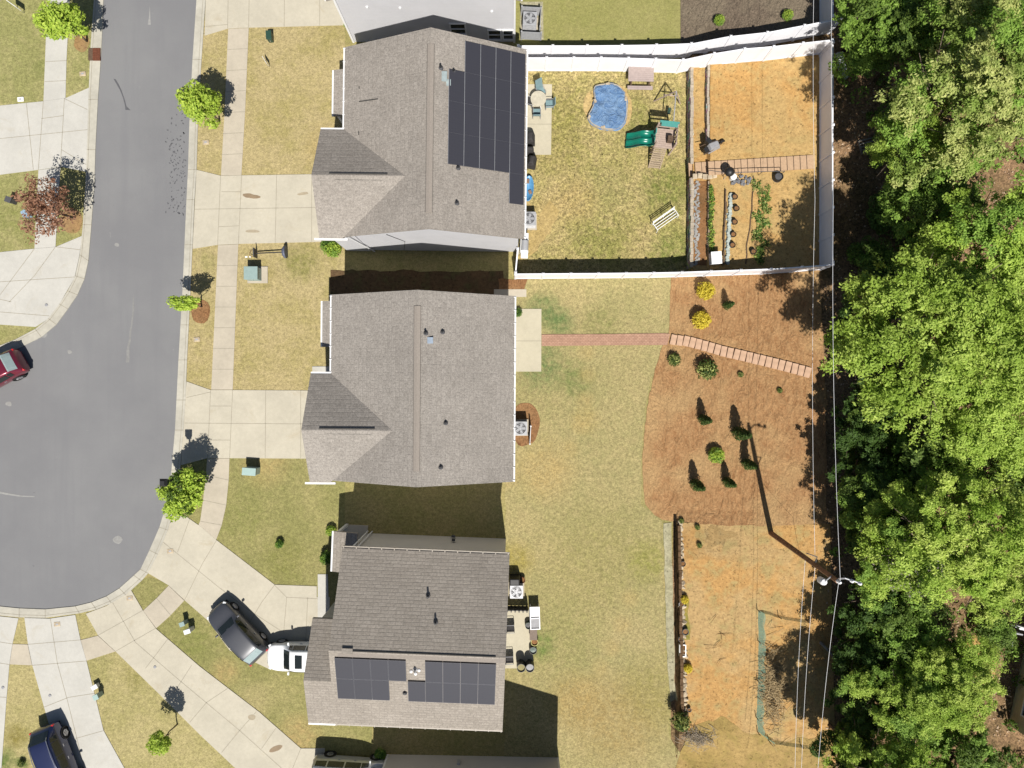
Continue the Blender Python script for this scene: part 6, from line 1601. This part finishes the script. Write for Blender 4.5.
# ---- street trees
proto('street', ('leaf_street', 'leaf_street'), 1.35, 2.0, 1.6, 48, 95, .1, 61, (.2, .36), r0=.07)
proto('street_big', ('leaf_street', 'leaf_deep'), 1.7, 2.2, 1.3, 56, 100, .11, 66, (.2, .34), r0=.08)
proto('wispy', ('leaf_street', 'leaf_street'), .85, 1.5, 1.5, 26, 60, .085, 71, (.2, .4), r0=.05)
proto('rust', ('leaf_rust', 'leaf_rust'), 1.85, 2.6, 1.4, 70, 42, .085, 77, (.14, .26), r0=.09, nl=14)
def street(key, name, lab, px, py, hc, s, rz=0):
    q = PZ(px, py, hc); return tree(key, name, lab, (q.x, q.y, .02), s, R(rz), 'street trees')
street('street', 'street_tree', 'round bright green street tree on the verge by the upper right kerb', 202, 105, 2.6, 1.05)
street('street_big', 'street_tree', 'largest street tree, growing round the lamp post by the cul-de-sac', 182, 493, 2.4, .95, 40)
t1 = street('street', 'street_tree', 'bright green street tree leaning over the pavement at the upper left', 63, 22, 2.5, (1.15, 1.0, 1.0), 30)
street('wispy', 'street_tree', 'small wispy street tree in a red mulch ring on the kerb', 186, 303, 2.3, (1.35, .75, 1), 0)
street('wispy', 'street_tree', 'small yellow-green tree on the lawn beside the diagonal drive', 161, 741, 2.2, (.95, 1.1, 1.0), 60)
street('rust', 'street_tree', 'rust-leaved street tree over the left pavement', 44, 207, 3.05, 1.1, 10)

# ---- garden shrubs
def shrub_proto(key, mats, R_, hgt, n, leaves, size, seed, cone=False):
    r2 = random.Random(seed); cl = []
    for k in range(n):
        f = (k + .5) / n; a = k * 2.4
        if cone: z = hgt * (.04 + .92 * f); rr = R_ * (1 - f) ** .5 * .6; s_ = R_ * (.42 * (1 - f) ** .6 + .16); c = (rr * math.cos(a), rr * math.sin(a), z); cl.append((c, (s_, s_, s_ * .9), leaves, 0 if r2.random() < .6 else 1))
        else:
            el = math.asin(1 - 1.5 * f); c = (R_ * .66 * math.cos(el) * math.cos(a), R_ * .66 * math.cos(el) * math.sin(a), hgt * (.5 + .36 * math.sin(el))); s_ = R_ * r2.uniform(.3, .5); cl.append((c, (s_, s_, s_), leaves, 0 if r2.random() < .6 else 1))
    me = leaf_mesh('foliage_' + key, [M[m] for m in mats], cl, size, seed, .3)
    mb = MB(); mb.tube([(0, 0, -.05), (0, 0, hgt * .6)], [.05, .02], 6)
    for k in range(4): a = k * 1.57; mb.tube([(0, 0, hgt * .12), (R_ * .5 * math.cos(a), R_ * .5 * math.sin(a), hgt * .5)], [.025, .01], 5)
    PROTO[key] = (me, mb.data('stem_' + key, M['bark']))
def shrub(key, name, lab, x, y, s=1.0, cat='shrub', group=None, rz=0):
    me, tk = PROTO[key]; t_ = thing(name, G(x, y, .03), lab, cat, R(rz), group); t_.scale = s if isinstance(s, tuple) else (s, s, s)
    for nm, d in (('foliage', me), ('stem', tk)):
        o = bpy.data.objects.new(nm, d); COL.objects.link(o); o.parent = t_
    return t_
shrub_proto('gold', ('leaf_yellow', 'leaf_yellow'), .62, 1.0, 26, 60, .075, 101)
shrub_proto('green', ('leaf_veg', 'leaf_mid'), .6, .95, 24, 55, .07, 103)
shrub_proto('olive_s', ('leaf_olive', 'leaf_conifer'), .6, .9, 24, 50, .07, 105)
shrub_proto('cone', ('leaf_conifer', 'leaf_conifer'), .46, 2.7, 34, 50, .07, 107, True)
me_ = leaf_mesh('foliage_leafy', [M['leaf_veg'], M['leaf_olive']], [((math.cos(k * 2.4) * .5 * (k / 9) ** .5, math.sin(k * 2.4) * .5 * (k / 9) ** .5, .12 + .03 * (k % 3)), (.22, .22, .1), 7, k % 2) for k in range(10)], .13, 121, .6)
mb = MB(); mb.tube([(0, 0, -.05), (0, 0, .2)], [.02, .01], 5)
PROTO['leafy'] = (me_, mb.data('stem_leafy', M['bark']))
shrub_proto('lime', ('leaf_street', 'leaf_mid'), .6, .9, 24, 55, .07, 109)
shrub('gold', 'yellow_shrub', 'bright yellow shrub on the mulch slope nearer the white fence', 703.5, 292)
shrub('gold', 'yellow_shrub', 'bright yellow shrub on the mulch slope just above the paver steps', 699.5, 321, 1.02, rz=90)
for (x, y, s, lab) in ((725.6, 306, .62, 'lone narrow evergreen between the yellow shrubs and the woods shadow'), (702, 419.5, .78, 'narrow evergreen farthest up the photo in the cluster of five on the mulch'), (736.8, 433, .98, 'tallest narrow evergreen, right of the cluster on the mulch'), (745.5, 463.5, .8, 'narrow evergreen standing where the pole shadow ends'), (694.5, 484, .86, 'narrow evergreen nearest the lawn in the lower row on the mulch'), (726, 481.5, .74, 'narrow evergreen in the lower row below the lime shrub')):
    shrub('cone', 'evergreen', lab, x, y, s, 'evergreen', 'narrow evergreens on the mulch slope')
shrub('olive_s', 'round_shrub', 'small round olive shrub just below the start of the paver steps', 673, 360, .72)
shrub('olive_s', 'round_shrub', 'large round olive shrub below the paver steps', 705, 370, 1.12, rz=50)
shrub('lime', 'round_shrub', 'lime green shrub in the middle of the evergreen cluster', 714.5, 454.5, .9)
shrub('olive_s', 'round_shrub', 'tiny brownish seedling right of the large olive shrub', 740, 374.5, .32)
shrub('olive_s', 'round_shrub', 'tiny brownish seedling near the woods shadow on the mulch', 779, 390.5, .3)
shrub('gold', 'yellow_shrub', 'small yellow bush by the lower yard wall, nearer the mulch', 683.5, 598.5, .48)
shrub('gold', 'yellow_shrub', 'small yellow bush by the lower yard wall, south of the white planter frame', 687, 667, .5)
shrub('olive_s', 'round_shrub', 'dark green shrub ending the lower yard wall', 678.6, 717, (1.0, 1.0, 1.3))
shrub('lime', 'round_shrub', 'round shrub on the grey mulch beside the top fence, left of the pair', 718, 22, .6)
shrub('lime', 'round_shrub', 'round shrub on the grey mulch nearer the woods, right of the pair', 786, 17, .6)
shrub('lime', 'round_shrub', 'bright green shrub at the front corner of the upper house', 334, 250, .95)
shrub('green', 'round_shrub', 'dark green shrub against the front corner of the upper house', 328, 246, .75)
shrub('lime', 'round_shrub', 'small yellow-green shrub at the porch corner of the house with two cars', 332, 530, .6)
shrub('green', 'round_shrub', 'dark shrub at the porch of the house with two cars', 328, 556, .8)
shrub('green', 'round_shrub', 'little leafy sapling alone on the green front lawn', 280.5, 543, .5)
shrub('green', 'round_shrub', 'dark green shrub at the corner of the grey end wall', 381, 752, .7)
shrub('lime', 'round_shrub', 'red-tinged shrub at the corner of the white end wall', 349, 26, .5)
shrub('green', 'round_shrub', 'small leafy plant against the middle house patio', 518, 313, .5)
shrub('olive_s', 'round_shrub', 'low shrub on the lawn in the lower left corner by the navy car', 23, 762, .4)
for k, (x, y) in enumerate(((699, 545), (681, 520.5), (697, 527))): shrub('olive_s', 'weed_tuft', ['weed tuft on the grey patch beside the lower yard wall', 'weed tuft at the north end of the lower yard wall', 'weed tuft at the edge of mulch and clay'][k], x, y, .3, 'weed')
# vegetable rows: one mass of seedlings, one of leafy plants
cl_ = []
for k in range(60):
    q = G(711.4 + r_.uniform(-1.6, 1.6), 186 + k * 1.12, .12); cl_.append((tuple(q), (.16, .12, .14), 22, k % 2))
o = bpy.data.objects.new('seedling_row', leaf_mesh('seedling_row', [M['leaf_veg'], M['leaf_bright']], cl_, .06, 5)); COL.objects.link(o); tag(o, 'dense strip of green seedlings in the garden', 'seedlings', kind='stuff')
lf = None
for k in range(22):
    x = 762 + r_.uniform(-7, 6) - .1 * k * .8; y = 184 + k * 3.7 + r_.uniform(-2, 2); s_ = r_.uniform(.34, .68)
    o = shrub('leafy', 'leafy_plant', 'low leafy vegetable plant in the bed beside the dark hose', x, y, (s_, s_ * 1.2, s_), 'plant', 'vegetable plants beside the hose', k * 50)

# ================================================================== LIGHT, SKY, CAMERA
az = Vector((.125, -.99, 0)).normalized()          # towards the sun, on the ground
el = R(55)
sd = Vector((az.x * math.cos(el), az.y * math.cos(el), math.sin(el)))
sun = bpy.data.lights.new('sun', 'SUN'); sun.energy = 5.0; sun.angle = R(.53); sun.color = (1, .955, .88)
so = bpy.data.objects.new('sun', sun); COL.objects.link(so); so.rotation_euler = sd.to_track_quat('Z', 'Y').to_euler(); so.location = (0, 0, 80)
w = bpy.data.worlds.new('World'); sc.world = w; w.use_nodes = True
nt = w.node_tree; nt.nodes.clear()
sky = nt.nodes.new('ShaderNodeTexSky'); sky.sky_type = 'NISHITA'; sky.sun_disc = False
sky.sun_elevation = el; sky.sun_rotation = math.atan2(az.x, az.y)
bgn = nt.nodes.new('ShaderNodeBackground'); bgn.inputs['Strength'].default_value = .05
out = nt.nodes.new('ShaderNodeOutputWorld'); nt.links.new(sky.outputs[0], bgn.inputs[0]); nt.links.new(bgn.outputs[0], out.inputs[0])
cam = bpy.data.cameras.new('camera'); cam.sensor_width = 36; cam.lens = 24; cam.clip_end = 2000
co = bpy.data.objects.new('camera', cam); COL.objects.link(co); co.location = (0, 0, H); co.rotation_euler = (0, 0, 0); sc.camera = co
sc.view_settings.view_transform = 'Standard'; sc.view_settings.look = 'None'; sc.view_settings.exposure = .58; sc.view_settings.gamma = 1
sc.cycles.max_bounces = 6; sc.cycles.use_denoising = True
